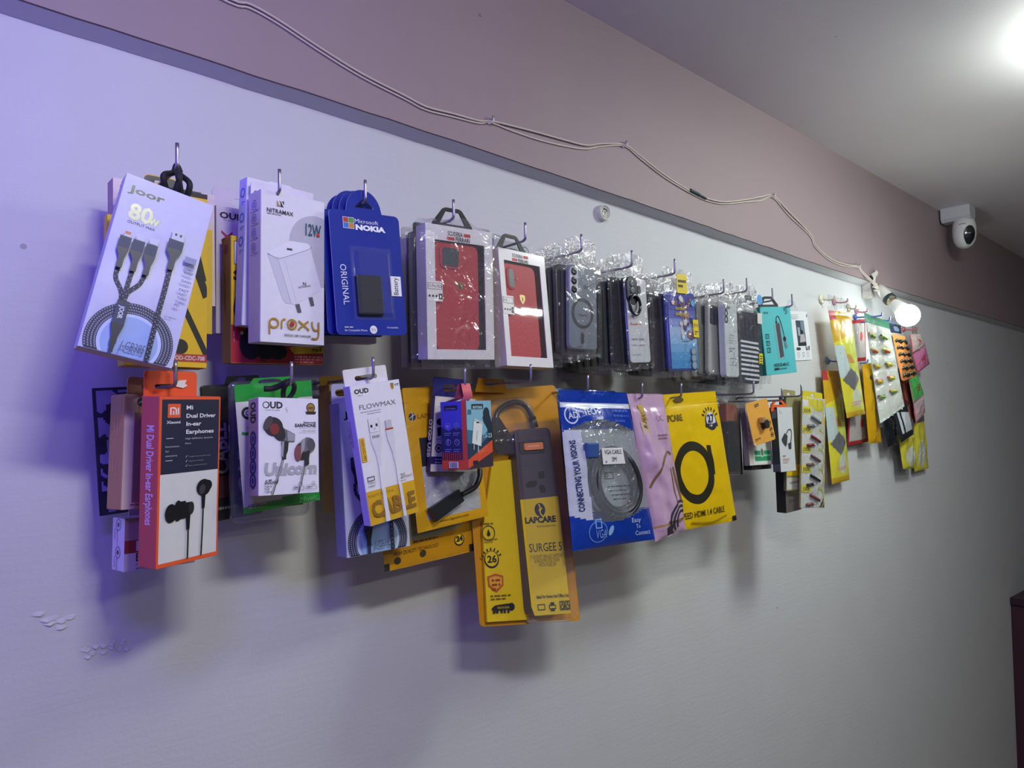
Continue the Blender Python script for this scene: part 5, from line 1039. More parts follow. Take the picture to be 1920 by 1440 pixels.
# lower body follows the slant of the pack
mb = MB(); F.mb = mb; fprism(mb, F, rr_(.535, .235, .80, .292, .02, F), -.001, .002, pm('#3a3a44', .3)); F.L = .0021; F.rect(.555, .245, .785, .285, BLACK); mb.build('switch_plate', st)
mb = MB(); F.mb = mb; fprism(mb, F, rr_(.565, .250, .765, .280, .012, F), .002, .006, pm('#e08a62', .25, coat=.6)); F.L = .0062; F.rect(.60, .262, .72, .266, pm('#f0b49a', .3)); mb.build('rocker_switch', st)
mb = MB(); F.mb = mb; F.L = -.0003; dk2 = pm('#08080b', .6); F.rect(.50, .345, .885, .347, pm('#3c3b44', .4)); F.poly([(.56, .425), (.60, .412), (.68, .41), (.69, .425), (.66, .437), (.58, .44)], dk2); F.poly([(.71, .375), (.77, .372), (.775, .40), (.75, .405), (.73, .405), (.705, .40)], dk2); F.poly([(.71, .43), (.745, .43), (.77, .445), (.765, .465), (.72, .465), (.70, .445)], dk2); mb.build('socket_openings', st)
mb = MB(); F.mb = mb; fprism(mb, F, [(.490, .488), (.892, .483), (.900, .963), (.53, .965), (.505, .93)], -.0002, .0008, yel, side=pm('#a8901a', .5)); F.L = .0009
F.ell(.684, .535, .056, NAVY); F.ring(.655, .525, .025, .038, yel, -60, 60); F.ring(.715, .545, .025, .038, yel, 110, 260); F.text('LAPCARE', .518, .588, .046, .325, mat=INK, bold=.05); F.text('Share More Explore More', .635, .608, .018, .20, mat=pm('#6d5a14', .5))
F.text('SURGEE 5', .535, .708, .068, .34, mat=INK); 
for k, t in enumerate(('5 SOCKET SINGLE SWITCH', 'SURGE PROTECTION', 'WITH FUSE 2M')): F.text(t, .705, .736 + k * .017, .030, (.33, .26, .18)[k], mat=pm('#7a6a1c', .5), al='c')
F.text('Ideal For Home And Office Use', .565, .897, .026, .33, mat=INK, bold=.02); F.frame(.565, .920, .64, .944, .007, INK); F.frame(.68, .925, .75, .942, .007, INK); F.rect(.695, .915, .735, .925, INK); F.rect(.695, .94, .735, .95, INK); F.frame(.79, .912, .84, .948, .007, INK); F.frame(.845, .912, .895, .948, .007, INK); F.ring(.815, .935, .012, .018, INK); F.ring(.87, .935, .012, .018, INK); F.ell(.815, .92, .008, INK); F.ell(.87, .92, .008, INK); mb.build('label_sleeve', st)
mb = MB(); F = Face(mb, *c); P = lambda u, v, h_: F.P(u, v, h_)
mb.tube([P(.28, .17, .008), P(.30, .115, .008), P(.38, .082, .008), P(.50, .068, .008), P(.60, .085, .009), P(.65, .13, .010), P(.675, .185, .010)], .0042, pm('#1c1b20', .35, coat=.3), n=10, smooth=6); mb.tube([P(.655, .14, .010), P(.675, .187, .010)], .0062, pm('#16151a', .4), n=10); mb.build('cord', r)
mb = MB(); fprism(mb, F, [(.235, .13), (.31, .13), (.43, .225), (.41, .245), (.40, .285), (.235, .285)], .001, .012, pm('#2c2b30', .2, coat=.6)); 
for u, v in ((.33, .195), (.41, .235), (.29, .235)): mb.lathe([(.004, 0), (.004, .006), (.0032, .008), (0, .008)], P(u, v, .012), F.n, pm('#b9b4ac', .2, metal=.9), 14)
mb.build('plug', r)
mb = MB(); cb = clear(haze=.06, bump=.18, bscale=18, rough=.05, refl=1.5)
def dome(pts, h1):
    c0 = Vector((sum(p[0] for p in pts) / len(pts), sum(p[1] for p in pts) / len(pts))); k = len(pts); vs = []
    for sc, hh in ((1.03, .0006), (1.0, h1 * .85), (.96, h1)): vs += [F.P(c0.x + (p[0] - c0.x) * sc, c0.y + (p[1] - c0.y) * sc, hh) for p in pts]
    fs = [[a * k + i, a * k + (i + 1) % k, (a + 1) * k + (i + 1) % k, (a + 1) * k + i] for a in (0, 1) for i in range(k)] + [[2 * k + i for i in range(k)]]
    mb.add(vs, fs, cb)
dome(rr_(.425, .165, .875, .982, .06, F), .0275); dome(rr_(.205, .05, .66, .30, .09, F), .0185); mb.build('blister', r)
mb = MB(); o_ = r.location; hk = Vector((.658, -.066, 1.6615)) - o_
mb.prism([(hk.x - .030, hk.z - .012), (hk.x + .03, hk.z - .012), (hk.x + .024, hk.z + .008), (hk.x - .024, hk.z + .008)], hk.y, hk.y + .001, amb, holes=[[(hk.x + .014 * math.cos(a), hk.z + .0003 + .0032 * math.sin(a)) for a in [i * .6283 for i in range(10)]]]); mb.build('hang_tab', r)
# ---- sixth: blue cable bags
q = [(0.7158, -0.1450, 1.6522), (0.8684, -0.1420, 1.6533), (0.9197, -0.1550, 1.4227), (0.7186, -0.1680, 1.4282)]
r, c = bag_root('cable_bag', 'blue and clear cable bag with a white sticker and a coiled dark cable', 'bag', q); mb = MB(); F = Face(mb, *c, bulge=puff(.011, 14, .35, top=.09))
bf = foil('#12379c', .2, .55, 40); wf = foil('#b9bcd2', .28, .45, 40); zip_ = pm('#b9bfd2', .3); film = clear(haze=.20, bump=1.0, bscale=42, refl=1.6, hazecol='#b4bcc4'); bkf = foil('#a9b0b6', .35, .4, 40)
def m_(u, v):
    if .078 < v < .108: return zip_
    if v < .245 - .075 * math.sin(math.pi * u) ** 1 + .02: return bf
    if v > .785 + .06 * math.sin(math.pi * min(1, u * 1.1)) * (1 if u < .9 else .6): return bf
    if u < .20 + .05 * (v - .25) and v > .25: return wf
    return film
pillow(mb, F, m_, 70, 90, .004, back=lambda u, v: bf if v < .25 or v > .78 else bkf)
lt = pm('#c3cbe4', .35); F.text('TECH', .275, .160, .062, .22, mat=lt, bold=.02, rot=-4); F.ring(.12, .16, .07, .085, lt); F.text('ADi', .08, .185, .06, .14, mat=lt, rot=-6, bold=.02); F.lines(.70, .12, .95, 3, .05, pm('#3a5ab8', .4), h=.02)
F.text('CONNECTING YOUR VISIONS', .155, .765, .062, .66, mat=pm('#26306c', .4), rot=-93.5, bold=.03)
F.text('Easy', .69, .867, .045, .13, mat=lt); F.text('To', .745, .908, .040, .06, mat=lt); F.text('Connect', .73, .955, .045, .21, mat=lt); F.ring(.27, .90, .09, .10, pm('#5a86d0', .4)); F.frame(.24, .82, .31, .88, .012, pm('#7aa0dc', .4)); F.text('VGA', .24, .94, .08, .12, mat=pm('#7aa0dc', .4)); F.ell(.41, .90, .025, pm('#8ab0dc', .4), ry=.05, rot=25)
F.lines(.43, .62, .72, 2, .04, DGREY, h=.010); F.lines(.46, .675, .72, 2, .04, DGREY, h=.010); F.frame(.41, .53, .52, .575, .008, DGREY); F.ring(.44, .55, .012, .02, DGREY)
mb.build('bag', r)
mb = MB(); F.mb = mb; F.L = .0014; lab = pm('#d9d9dc', .5); F.rect(.405, .375, .705, .48, lab); F.L += .0006; F.text('VGA CABLE', .43, .415, .042, .245, mat=INK); F.text('3M', .53, .462, .042, .06, mat=INK); F.ell(.45, .464, .012, GREY); mb.build('sticker', r)
mb = MB(); keep = F.bulge; F.bulge = None
for k in range(5):
    pts = [F.P(.60 + (.245 + .018 * k) * math.cos(a) + .03 * (k % 2) , .60 + (.175 + .012 * k) * math.sin(a), .002 + .0015 * (k % 3)) for a in [math.radians(q_) for q_ in range(-120, 245, 15)]]
    mb.tube(pts, .0042, pm('#20242c', .4), n=8, smooth=3)
mb.box(-.038, -.012, -.022, -.008, -.098, -.076, pm('#2f4f8c', .4), .002); mb.build('coiled_cable', r)
q = [(.8045, -.0600, 1.6610), (.9734, -.0600, 1.6605), (.9984, -.0800, 1.4158), (.8125, -.0800, 1.4216)]; q = [(x - .045, y - .008, z + (.0 if z > 1.5 else .02)) for x, y, z in q]
r, c = bag_root('cable_bag', 'second dark blue cable bag, its top edge showing behind the one with the white sticker', 'bag', q); mb = MB(); F = Face(mb, *c, bulge=puff(.006, 15, .3)); pillow(mb, F, lambda u, v: foil('#173a7c', .25, .5, 40), 24, 36, .004); mb.build('bag', r)
# ---- seventh: pale pink bag
q = [(0.8703, -0.1420, 1.6517), (0.9611, -0.1420, 1.6536), (1.0026, -0.1550, 1.4307), (0.9212, -0.1545, 1.4182)]; 
r, c = bag_root('cable_bag', 'narrow pale pink cable bag with a gold strip, on the seventh lower hook', 'bag', q); mb = MB(); F = Face(mb, *c, bulge=puff(.013, 24, .55, top=.10))
pkf = foil('#c4a2c0', .22, .5, 30); br = pm('#7a5c46', .35); gs = pm('#b08a38', .35)
pillow(mb, F, lambda u, v: pm('#b08a52', .3) if .895 < v < .92 else pkf, 36, 70, .004)
F.rect(.20, .075, .36, .19, gs); F.rect(.16, .19, .34, .29, pm('#c4a886', .35)); F.text('R-MAX', .30, .24, .09, .32, mat=INK, rot=-84, shear=.2); F.text('UC', .63, .195, .11, .16, mat=pm('#8c6a72', .4)); F.lines(.55, .29, .85, 2, .06, pm('#8c6a72', .4), h=.035)
F.stroke([(.09, .64), (.40, .52), (.62, .44), (.76, .42), (.84, .44)], .05, br); F.stroke([(.70, .53), (.72, .62), (.74, .72), (.755, .80)], .07, br, w1=.05); F.stroke([(.86, .53), (.88, .62), (.92, .70), (.94, .78)], .11, br, w1=.06)
for k in range(3): F.ring(.86, .92, .16 + k * .09, .21 + k * .09, pm('#3a3a40', .35), 150, 300)
F.text('Premium', .40, .925, .09, .5, mat=INK, shear=.2); F.poly([(.30, .93), (.62, .91), (.5, .985), (.36, .995)], pm('#3a3a40', .35)); mb.build('bag', r)
# ---- eighth: yellow bag with black loop
q = [(0.9769, -0.1280, 1.6528), (1.1379, -0.1280, 1.6653), (1.1849, -0.1380, 1.4274), (1.0161, -0.1380, 1.4250)]
r, c = bag_root('cable_bag', 'wide yellow cable bag printed with a black cable loop, on the eighth lower hook', 'bag', q); mb = MB(); f0 = puff(.007, 34, .4, top=.09); F = Face(mb, *c, bulge=lambda u, v: f0(.106 + .894 * u, v)); FX = Face(mb, *corners([(0.9595, -0.1280, 1.6523), q[1], q[2], (0.9966, -0.1380, 1.4251)], r.location), bulge=f0)
yf = foil('#e0b90e', .3, .28, 22); pillow(mb, FX, lambda u, v: yf, 44, 60, .004)
for v, cc in ((.083, '#b8940c'), (.092, '#eccb3a')): F.stroke([(.0, v), (.5, v + .002), (1.0, v)], .008, pm(cc, .35))
F.text('LAPCARE', -.075, .198, .068, .335, mat=pm('#6a5610', .4), bold=.03); loop = pm('#2a281c', .4)
F.ring(.322, .590, .235, .335, loop, n=64, sq=1.0); F.stroke([(.635, .40), (.63, .46), (.645, .54), (.64, .62)], .085, loop, w1=.08)
F.text('SPEED HDMI 1.4 CABLE', -.02, .922, .065, .79, mat=pm('#3a3010', .4), bold=.012, rot=-1)
F.ell(.785, .222, .115, NAVY, ry=.10); F.ell(.785, .212, .095, pm('#cfcfd8', .4), ry=.085); F.text('27', .715, .232, .085, .14, mat=NAVY, bold=.03); F.rect(.665, .24, .905, .266, NAVY); F.lines(.69, .25, .88, 1, .02, LGREY, h=.02)
for k in range(7): a = math.radians(205 + 22 * k); F.stroke([(.785 + .13 * math.cos(a), .205 + .065 * math.sin(a)), (.785 + .175 * math.cos(a), .205 + .09 * math.sin(a))], .018, NAVY)
F.rect(.915, .958, .995, .995, BLACK); F.stroke([(.15, .955), (.5, .975), (.8, .94)], .02, pm('#a8860e', .4)); F.ell(.275, .045, .085, pm('#5a4a18', .5), ry=.03); mb.build('bag', r)
# ---- ninth and tenth: tray pack, dongle card, packs behind
r = thing('power_bank_pack', 'black stick-shaped charger in a clear tray with an orange card, beside the wide yellow bag', 'pack', (1.2112, -.12, 1.5771, -1.28, 2.37, -1.83)); w, h, t = .0417, .1353, .02; mb = MB()
mb.box(-w / 2 + .002, w / 2 - .002, t - .003, t - .002, -h / 2, h / 2, pm('#8a4c34', .5), 0); mb.box(-w / 2 + .003, w / 2 - .003, .004, t - .003, h / 2 - .036, h / 2 - .002, pm('#8a4a36', .5)); mb.build('card', r)
mb = MB(); mb.slab(0, -.014, w - .006, .098, .003, t - .004, .004, pm('#17181d', .3), .002); mb.build('stick', r)
mb = MB(); mb.slab(0, .0, w, h, -.0005, t, .004, clear(haze=.05, bump=.3, bscale=30, refl=1.5), .002); mb.build('tray', r); mb = MB(); mb.prism([(-.012, h / 2 - .003), (.024, h / 2 - .003), (.034, h / 2 + .024), (.012, h / 2 + .026)], t - .003, t - .002, CLEARB, holes=[[(.0195 + .005 * math.cos(a), h / 2 + .0175 + .003 * math.sin(a)) for a in [i * .785 for i in range(8)]]]); mb.build('hang_tab', r)
r = thing('dongle_card', 'amber card with a tiny black wireless dongle, hung askew over the pale green-striped pack', 'card', (1.2741, -.14, 1.6096, -5.68, -10.63, -5.39)); w, h = .0715, .0825; mb = MB()
oc = []
for cx_, cz_, a0 in ((w / 2 - .004, h / 2 - .004, 0), (-w / 2 + .004, h / 2 - .004, 90), (-w / 2 + .004, -h / 2 + .004, 180), (w / 2 - .004, -h / 2 + .004, 270)): oc += [(cx_ + .004 * math.cos(math.radians(a0 + i * 30)), cz_ + .004 * math.sin(math.radians(a0 + i * 30))) for i in range(4)]
amc = pm('#d69a3e', .45); mb.prism(oc, 0, .0009, amc, holes=[[(-.035 + .0 + .005 * math.cos(a) + .002, h / 2 - .0105 + .004 * math.sin(a)) for a in [i * .785 for i in range(8)]]] if 0 else (), side=pm('#d8d0c4', .5)); F, _ = box_faces(mb, w, h, .001)
F.poly([(.36, .085), (.55, .06), (.57, .125), (.38, .15)], INK); F.text('amaa', .39, .13, .05, .15, mat=amc, rot=-8, bold=.02); F.lines(.42, .17, .56, 1, .02, pm('#8a6426', .5), h=.012)
for v in (.58, .735, .87): F.ring(.88, v, .05, .065, INK); F.rect(.85, v - .02, .91, v + .015, INK)
F.text('5.0 ADAPTER', .09, .885, .045, .25, mat=INK, bold=.02); F.lines(.09, .90, .30, 1, .03, pm('#8a6426', .5), h=.014); F.ell(.04, .97, .03, pm('#d8d0c4', .5)); mb.build('card', r)
mb = MB(); mb.box(-.006, .003, -.010, -.0005, -.002, .009, pm('#c9a878', .3, metal=.5)); mb.slab(.004, -.006, .014, .017, -.011, -.0005, .004, BLACK, .0015); mb.build('dongle', r); mb = MB(); mb.prism([(-.02, h / 2 - .002), (.006, h / 2 - .002), (.002, h / 2 + .012), (-.034, h / 2 + .018), (-.04, h / 2 + .008)], .0003, .0008, CLEARB); mb.build('hang_tab', r)
b = Carton('adapter_pack', 'pale pack with a green striped label below the askew amber dongle card', 'pack', [1.3112, -.115, 1.5806, .0875, .1133, .012, 0, 0, -4], pm('#c3bdb6', .5), pm('#8a8284', .5)); b.fr.rect(.18, .62, .98, .985, pm('#cfd6cf', .45)); b.fr.rect(.24, .75, .93, .93, pm('#2f8f62', .45)); b.fr.rect(.24, .82, .93, .85, pm('#8fc8a8', .45)); b.fr.ell(.56, .78, .075, pm('#b9c4bc', .4), ry=.11); b.fr.ell(.56, .78, .05, pm('#5a5f5c', .4), ry=.08); b.fr.lines(.05, .25, .12, 5, .15, GREY, h=.05); b.done(); b.tab(.04, .03, CLEARB, cx=-.012, slot=(.012, .006, .62), y=.004)
b = Carton('cable_adapter_box', 'white adapter box with a black side and an orange hanger, on the tenth lower hook', 'box', [1.3731, -.14, 1.5748, .0562, .13, .0171, -3.06, -1.47, -1.63], pm('#c9ccce', .4, coat=.2), pm('#26282c', .4), pm('#8a8c90', .5))
F = b.fr; F.umax = F.vmax = .997; F.text('1', .14, .10, .12, .05, mat=GREY); F.lines(.25, .085, .40, 1, .02, GREY, h=.03); F.rect(.86, .06, .90, .09, LGREY); F.rect(.86, .16, .90, .18, LGREY)
F.poly([(.16, .50), (.40, .40), (.58, .45), (.50, .58), (.40, .62), (.22, .55)], pm('#3c4046', .4)); F.stroke([(.50, .42), (.64, .36), (.80, .36), (.84, .42), (.78, .52), (.70, .58)], .05, pm('#4a4e54', .4)); F.poly([(.56, .57), (.80, .55), (.76, .66), (.60, .66)], pm('#3c4046', .4)); F.rect(.16, .745, .36, .77, GREY); F.lines(.16, .80, .62, 2, .06, pm('#b89084', .5), h=.03); F.lines(.16, .855, .72, 1, .05, pm('#b89084', .5), h=.03)
b.sd.poly([(.2, .03), (.9, .03), (.9, .16), (.3, .18)], pm('#6a6d72', .4)); b.sd.rect(.05, .88, .95, .99, pm('#55585c', .5)); b.done(); hanger(b.root, .06, .006, b.h / 2, -.011, col=pm('#d9602c', .45), wb=.056, hh=.016)
b = Carton('adapter_pack', 'dark slim pack whose foot shows between the green-striped pack and the white adapter box', 'pack', [1.352, -.092, 1.575, .085, .125, .014, 0, 0, -2], pm('#4a4a4e', .4), pm('#3a3a40', .4)); b.fr.frame(.1, .88, .5, .98, .04, GREY); b.done(); b.tab(.04, .018, CLEARB, cx=-.012, slot=(.012, .006, .8), y=.004)
b = Carton('adapter_pack', 'brown-black pack behind the clear tray pack, its foot showing below', 'pack', [1.262, -.075, 1.572, .10, .135, .016, 0, 1, -2], pm('#54443e', .45), pm('#3a302e', .5)); b.fr.rect(.2, .86, .9, .93, pm('#26262a', .4)); b.done(); b.tab(.05, .026, CLEARB, cx=-.026, slot=(.014, .006, .88), y=.004)
for k, (x, y, z, l) in enumerate(((1.205, -.092, 1.655, 'purplish crumpled clear pouch directly behind the clear tray pack'), (1.228, -.058, 1.652, 'crumpled clear pouch nearest the wall on the hook of the dongle card'))):
    r = thing('clear_pouch', l, 'pouch', (x, y, z - .055, 0, 2 - 3 * k, 0)); mb = MB(); mb.slab(0, -.02, .06, .075, 0, .012, .006, pm(('#6a5f9a', '#7c7a84')[k], .35), .002); mb.build('contents', r); sleeve(.075, .09, .012, .022, .01, .006, 80 + k, None, .006).build('clear_sleeve', r)
# ---- last lower hook
b = Carton('cable_packet_strip', 'hanging strip of five clear cable packets with yellow name tabs, on the last lower hook', 'packet strip', [1.4865, -.14, 1.5455, .0875, .2342, .004, -5.62, 3.39, .34], pm('#c9cbc6', .35, coat=.3), pm('#a8a06a', .5), part='backing')
F = b.fr; F.umax = F.vmax = .997; F.poly([(.003, .003), (.85, .02), (.45, .09), (.3, .08), (.003, .03)], pm('#dccc18', .35)); F.poly([(.15, .02), (.95, .015), (.9, .12), (.55, .12)], pm('#d2c424', .35)); F.rect(.003, .03, .25, .09, WHITE)
F.poly([(.78, .997), (.997, .90), (.997, .997)], BLACK); F.ell(.93, .21, .06, YEL, ry=.1)
for k, (v, cc) in enumerate(((.125, '#6d7278'), (.30, '#7d2430'), (.475, '#6d5450'), (.655, '#26282c'), (.83, '#7d4a44'))):
    F.poly([(.02 + .0 * k, v - .035), (.36, v - .035), (.42, v), (.36, v + .03), (.02, v + .03)], pm('#dcd020', .35)); F.ring(.72, v + .085, .24, .27, pm('#c8c25a', .35), -90, 90); F.text('JOOR', .05 - .0 * k, v + .017, .085, .30, mat=INK, bold=.02)
b.done(); mb = MB(); w, h = b.w, b.h
for k, (v, cc) in enumerate(((.125, '#6d7278'), (.30, '#7d2430'), (.475, '#6d5450'), (.655, '#26282c'), (.83, '#7d4a44'))):
    z = (.5 - v) * h; m = pm(cc, .3); mb.tube([(-.012, -.003, z - .012), (.020, -.003, z - .024)], .0032, m, n=8); mb.tube([(-.026, -.0032, z - .033), (-.006, -.0032, z - .031)], .0034, m, n=8); mb.tube([(-.006, -.003, z - .031), (.006, -.003, z - .0312)], .0018, LGREY, n=8)
mb.build('cable_plugs', b.root); o = b.root.children[-1]
mb = MB(); F3 = Face(mb, (-w / 2, -.0008, h / 2), (w / 2, -.0008, h / 2), (w / 2, -.0008, -h / 2), (-w / 2, -.0008, -h / 2), (0, -1, 0), bulge=lambda u, v: .005 * abs(math.sin(math.pi * 5.5 * (v + .03))) * math.sin(math.pi * u) + .001 * noise.noise(Vector((u * 9, v * 20, 2)))); pillow(mb, F3, lambda u, v: clear(haze=.06, bump=.5, bscale=60, refl=1.6), 16, 70, .0, back=lambda u, v: None); mb.build('clear_front', b.root)
b.tab(.075, .012, pm('#c9b92a', .4), slot=(.016, .006, .45), y=.001, cx=-.004)
b = Carton('cable_packet_strip', 'folded olive and yellow end of a second packet strip hanging behind the first', 'packet strip', [1.447, -.118, 1.565, .06, .20, .006, -4, 2, 0], pm('#8f8a60', .4, coat=.3), pm('#6d6a50', .4)); b.fr.rect(.03, .72, .97, .84, YEL); b.fr.rect(.03, .86, .97, .985, pm('#c3c1b8', .4)); b.fr.stroke([(.2, .92), (.8, .90)], .08, GREY); b.done(); b.tab(.05, .012, pm('#8f8a60', .4), slot=(.014, .006, .35), y=.001, cx=-.018)
b = Carton('accessory_box', 'tall black box with a pale yellow front, lowest on the last lower hook', 'box', [1.4719, -.1, 1.5099, .0657, .1837, .0218, -.6, -2.86, .5], pm('#b9b5a6', .4), pm('#1c1a1f', .35), pm('#141318', .4)); b.fr.rect(.03, .60, .9, .75, YEL); b.fr.stroke([(.2, .66), (.5, .70), (.8, .64)], .05, INK); b.fr.rect(.03, .80, .9, .985, pm('#a6a39c', .4)); b.fr.stroke([(.2, .88), (.75, .86)], .1, GREY); b.done(); b.tab(.03, .066, pm('#1c1a1f', .4), slot=(.012, .006, .945), y=.003, cx=-.022)
# ================================================================ far cluster of pouches below the bulb
GF = 'pouches pinned below the bulb'
def simple_bag(name, label, cat, q, matfn, a=.006, seed=1, nu=24, nv=40, wr=.4, top=.05, back=None, part='pouch', thick=.003):
    r, c = bag_root(name, label, cat, q); mb = MB(); F = Face(mb, *c, bulge=puff(a, seed, wr, top=top)); pillow(mb, F, matfn, nu, nv, thick, back=back or (lambda u, v: matfn(.5, .02)))
    return r, mb, F
ylw = foil('#d0c63c', .18, .4, 30); amb2 = foil('#c99a14', .25, .45, 26); lime = pm('#c6cf5a', .2, coat=.6); pale = pm('#cfd6c0', .2, coat=.6); gloss = clear(haze=.04, bump=.5, bscale=40, refl=1.6)
pam = foil('#c8a02a', .2, .4, 30); dia = pm('#66646a', .3, coat=.4); ltb = pm('#b4c4c6', .2, coat=.6); wov = pm('#c3cbb8', .2, coat=.6)
def neck(u, v):
    if v < .085 and u < .26: return pm('#b03a44', .3)
    if abs(u - .46) / .43 + abs(v - .65) / .108 < 1: return dia
    if (u - .60) ** 2 / .052 + (v - .83) ** 2 / .0085 < 1: return wov
    if v < .30 - .10 * u: return pam
    if u < .34 + .5 * (v - .40) and .33 < v < .62: return ltb
    if .36 < v < .50 and (u - .4) ** 2 + ((v - .56) * 2) ** 2 < .09: return pm('#b98a4a', .3)
    if u > .42 and v < .74: return lime
    if v > .95: return pam
    return ylw
def long_pouch(label, q, seed):
    r, mb, F = simple_bag('long_pouch', label, 'pouch', q, neck, .008, seed, 34, 80, .35)
    F.lines(.25, .86, .85, 2, .05, pm('#c08a8a', .4), h=.03); F.stroke([(.12, .40), (.32, .37)], .04, GREY); mb.build('pouch', r)
    return r
r1 = long_pouch('long yellow pouch hanging lowest at the near edge of the far cluster', [(1.7917, -.02, 1.7442), (1.9, -.02, 1.747), (1.9231, -.025, 1.4591), (1.8204, -.025, 1.4533)], 61)
r2 = long_pouch('long yellow pouch with the lamp glare, hanging higher over the red-rimmed packets', [(1.7928, -.04, 1.8957), (1.9238, -.04, 1.907), (1.971, -.05, 1.6343), (1.8486, -.055, 1.6218)], 62)
def header(r, z0, z1, x0, x1, y, m=None):
    mb = MB(); vs = []; n = 10
    for j in range(4):
        for i in range(n + 1):
            x = x0 + (x1 - x0) * i / n; z = z0 + (z1 - z0) * j / 3; vs.append((x, y + .002 * noise.noise(Vector((x * 60, z * 40, 1))), z + .004 * noise.noise(Vector((x * 40, j, 5)))))
    mb.add(vs, [[j * (n + 1) + i, j * (n + 1) + i + 1, (j + 1) * (n + 1) + i + 1, (j + 1) * (n + 1) + i] for j in range(3) for i in range(n)], m or gloss, True); return mb.build('clear_header', r)
header(r1, -.002, .040, -.06, .055, .0); header(r2, -.004, .035, -.07, .06, .0)
# red-rimmed packet strip
q = [(1.9845, -0.0120, 1.8918), (2.0824, -0.0120, 1.9061), (2.0645, -0.0180, 1.5584), (1.9321, -0.0180, 1.5488)]
rim = pm('#9c2630', .3, coat=.4); inn = foil('#a9a2a2', .15, .9, 40)
r, mb, F = simple_bag('packet_strip', 'strip of clear red-rimmed packets behind the yellow pouches', 'packet strip', q, lambda u, v: rim if (u < .06 or u > .94 or v < .03 or v > .965 or abs((v * 3) % 1 - .5) > .46) else inn, .004, 63, 30, 70, .5)
for v in (.14, .84): F.ell(.68, v, .09, pm('#b03a3a', .4), ry=.13)
mb.build('packets', r); header(r, -.002, .03, -.05, .05, 0)
q = [(1.9987, -0.0340, 1.7688), (2.0621, -0.0340, 1.7785), (2.1000, -0.0400, 1.5566), (2.0136, -0.0400, 1.5536)]
r, mb, F = simple_bag('amber_pouch', 'narrow amber pouch between the red-rimmed packets and the white fruit packets', 'pouch', q, lambda u, v: amb2, .009, 64, 20, 44, .5); F.stroke([(.35, .93), (.7, .86)], .05, pm('#e0c060', .2)); F.ell(.5, .18, .1, INK); mb.build('pouch', r)
# white strip of packets with little colourful pieces
q = [(2.0324, -.03, 1.9169), (2.0552, -.085, 1.8876), (2.1209, -.095, 1.6561), (2.0409, -.06, 1.6073)]
wht2 = foil('#d3d8cc', .18, .7, 35); grn = pm('#2fa06a', .4)
r, mb, F = simple_bag('packet_sheet', 'whitish sheet of clear packets with colourful little pieces under a green strip', 'packet sheet', q, lambda u, v: grn if v < .09 else wht2, .005, 65, 30, 80, .6)
mb.build('sheet', r); rr = random.Random(9); mb = MB(); keep = F.bulge
for k in range(5):
    v = .20 + k * .145
    for u in (.20, .68):
        p = F.P(u, v, .006); c1 = rr.choice(['#c0604a', '#c9b83a', '#4a8f5a', '#c9863a', '#3f4a46']); n_ = F.n
        for s_ in range(3):
            a = F.P(u - .12 + .05 * s_, v - .02 + .02 * s_, .005); b_ = F.P(u + .12, v + .01 * s_, .006); mb.tube([a, p + n_ * .002 * s_, b_], .0035, pm((c1, '#c9c23a', '#6a9a4a', '#c0604a')[(s_ + k) % 4], .35), n=8)
mb.build('little_pieces', r); mb = MB()
Fc = Face(mb, *F.c, bulge=lambda u, v: .007 * abs(math.sin(math.pi * (v - .1) * 6.9)) ** .6 * (1 if v > .1 else 0) * abs(math.sin(math.pi * u * 2)) ** .5 + .006)
pillow(mb, Fc, lambda u, v: clear(haze=.12, bump=.9, bscale=45, refl=1.6), 30, 90, 0, back=lambda u, v: None); mb.build('clear_front', r)
# orange card with six rows of black clips
q = [(2.1849, -.045, 1.8697), (2.2256, -.065, 1.8634), (2.3063, -.065, 1.7509), (2.2042, -.06, 1.7302)]; q = [(x, y, z) for x, y, z in q]
r, c = bag_root('clip_card', 'orange card holding six rows of small black clips', 'card', q); mb = MB(); F = Face(mb, *c); fprism(mb, F, [(0, 0), (1, 0), (1, .96), (.9, 1), (.1, 1), (0, .96)], -.001, 0, pm('#c98048', .5)); mb.build('card', r)
for k in range(6):
    v = .13 + k * .15; mb = MB(); m = pm('#2c302a', .3, coat=.4)
    for u0 in (.14, .54):
        mb.tube([F.P(u0, v + .03, .002), F.P(u0 + .05, v - .005, .005), F.P(u0 + .16, v + .0, .006), F.P(u0 + .28, v + .025, .006), F.P(u0 + .34, v + .055, .002)], .0038, m, n=8)
    for u0 in (.22, .60): F.mb = mb; F.L = .0098; F.ell(u0, v - .012, .03, pm('#d9d9cc', .2))
    mb.build('clip', r)
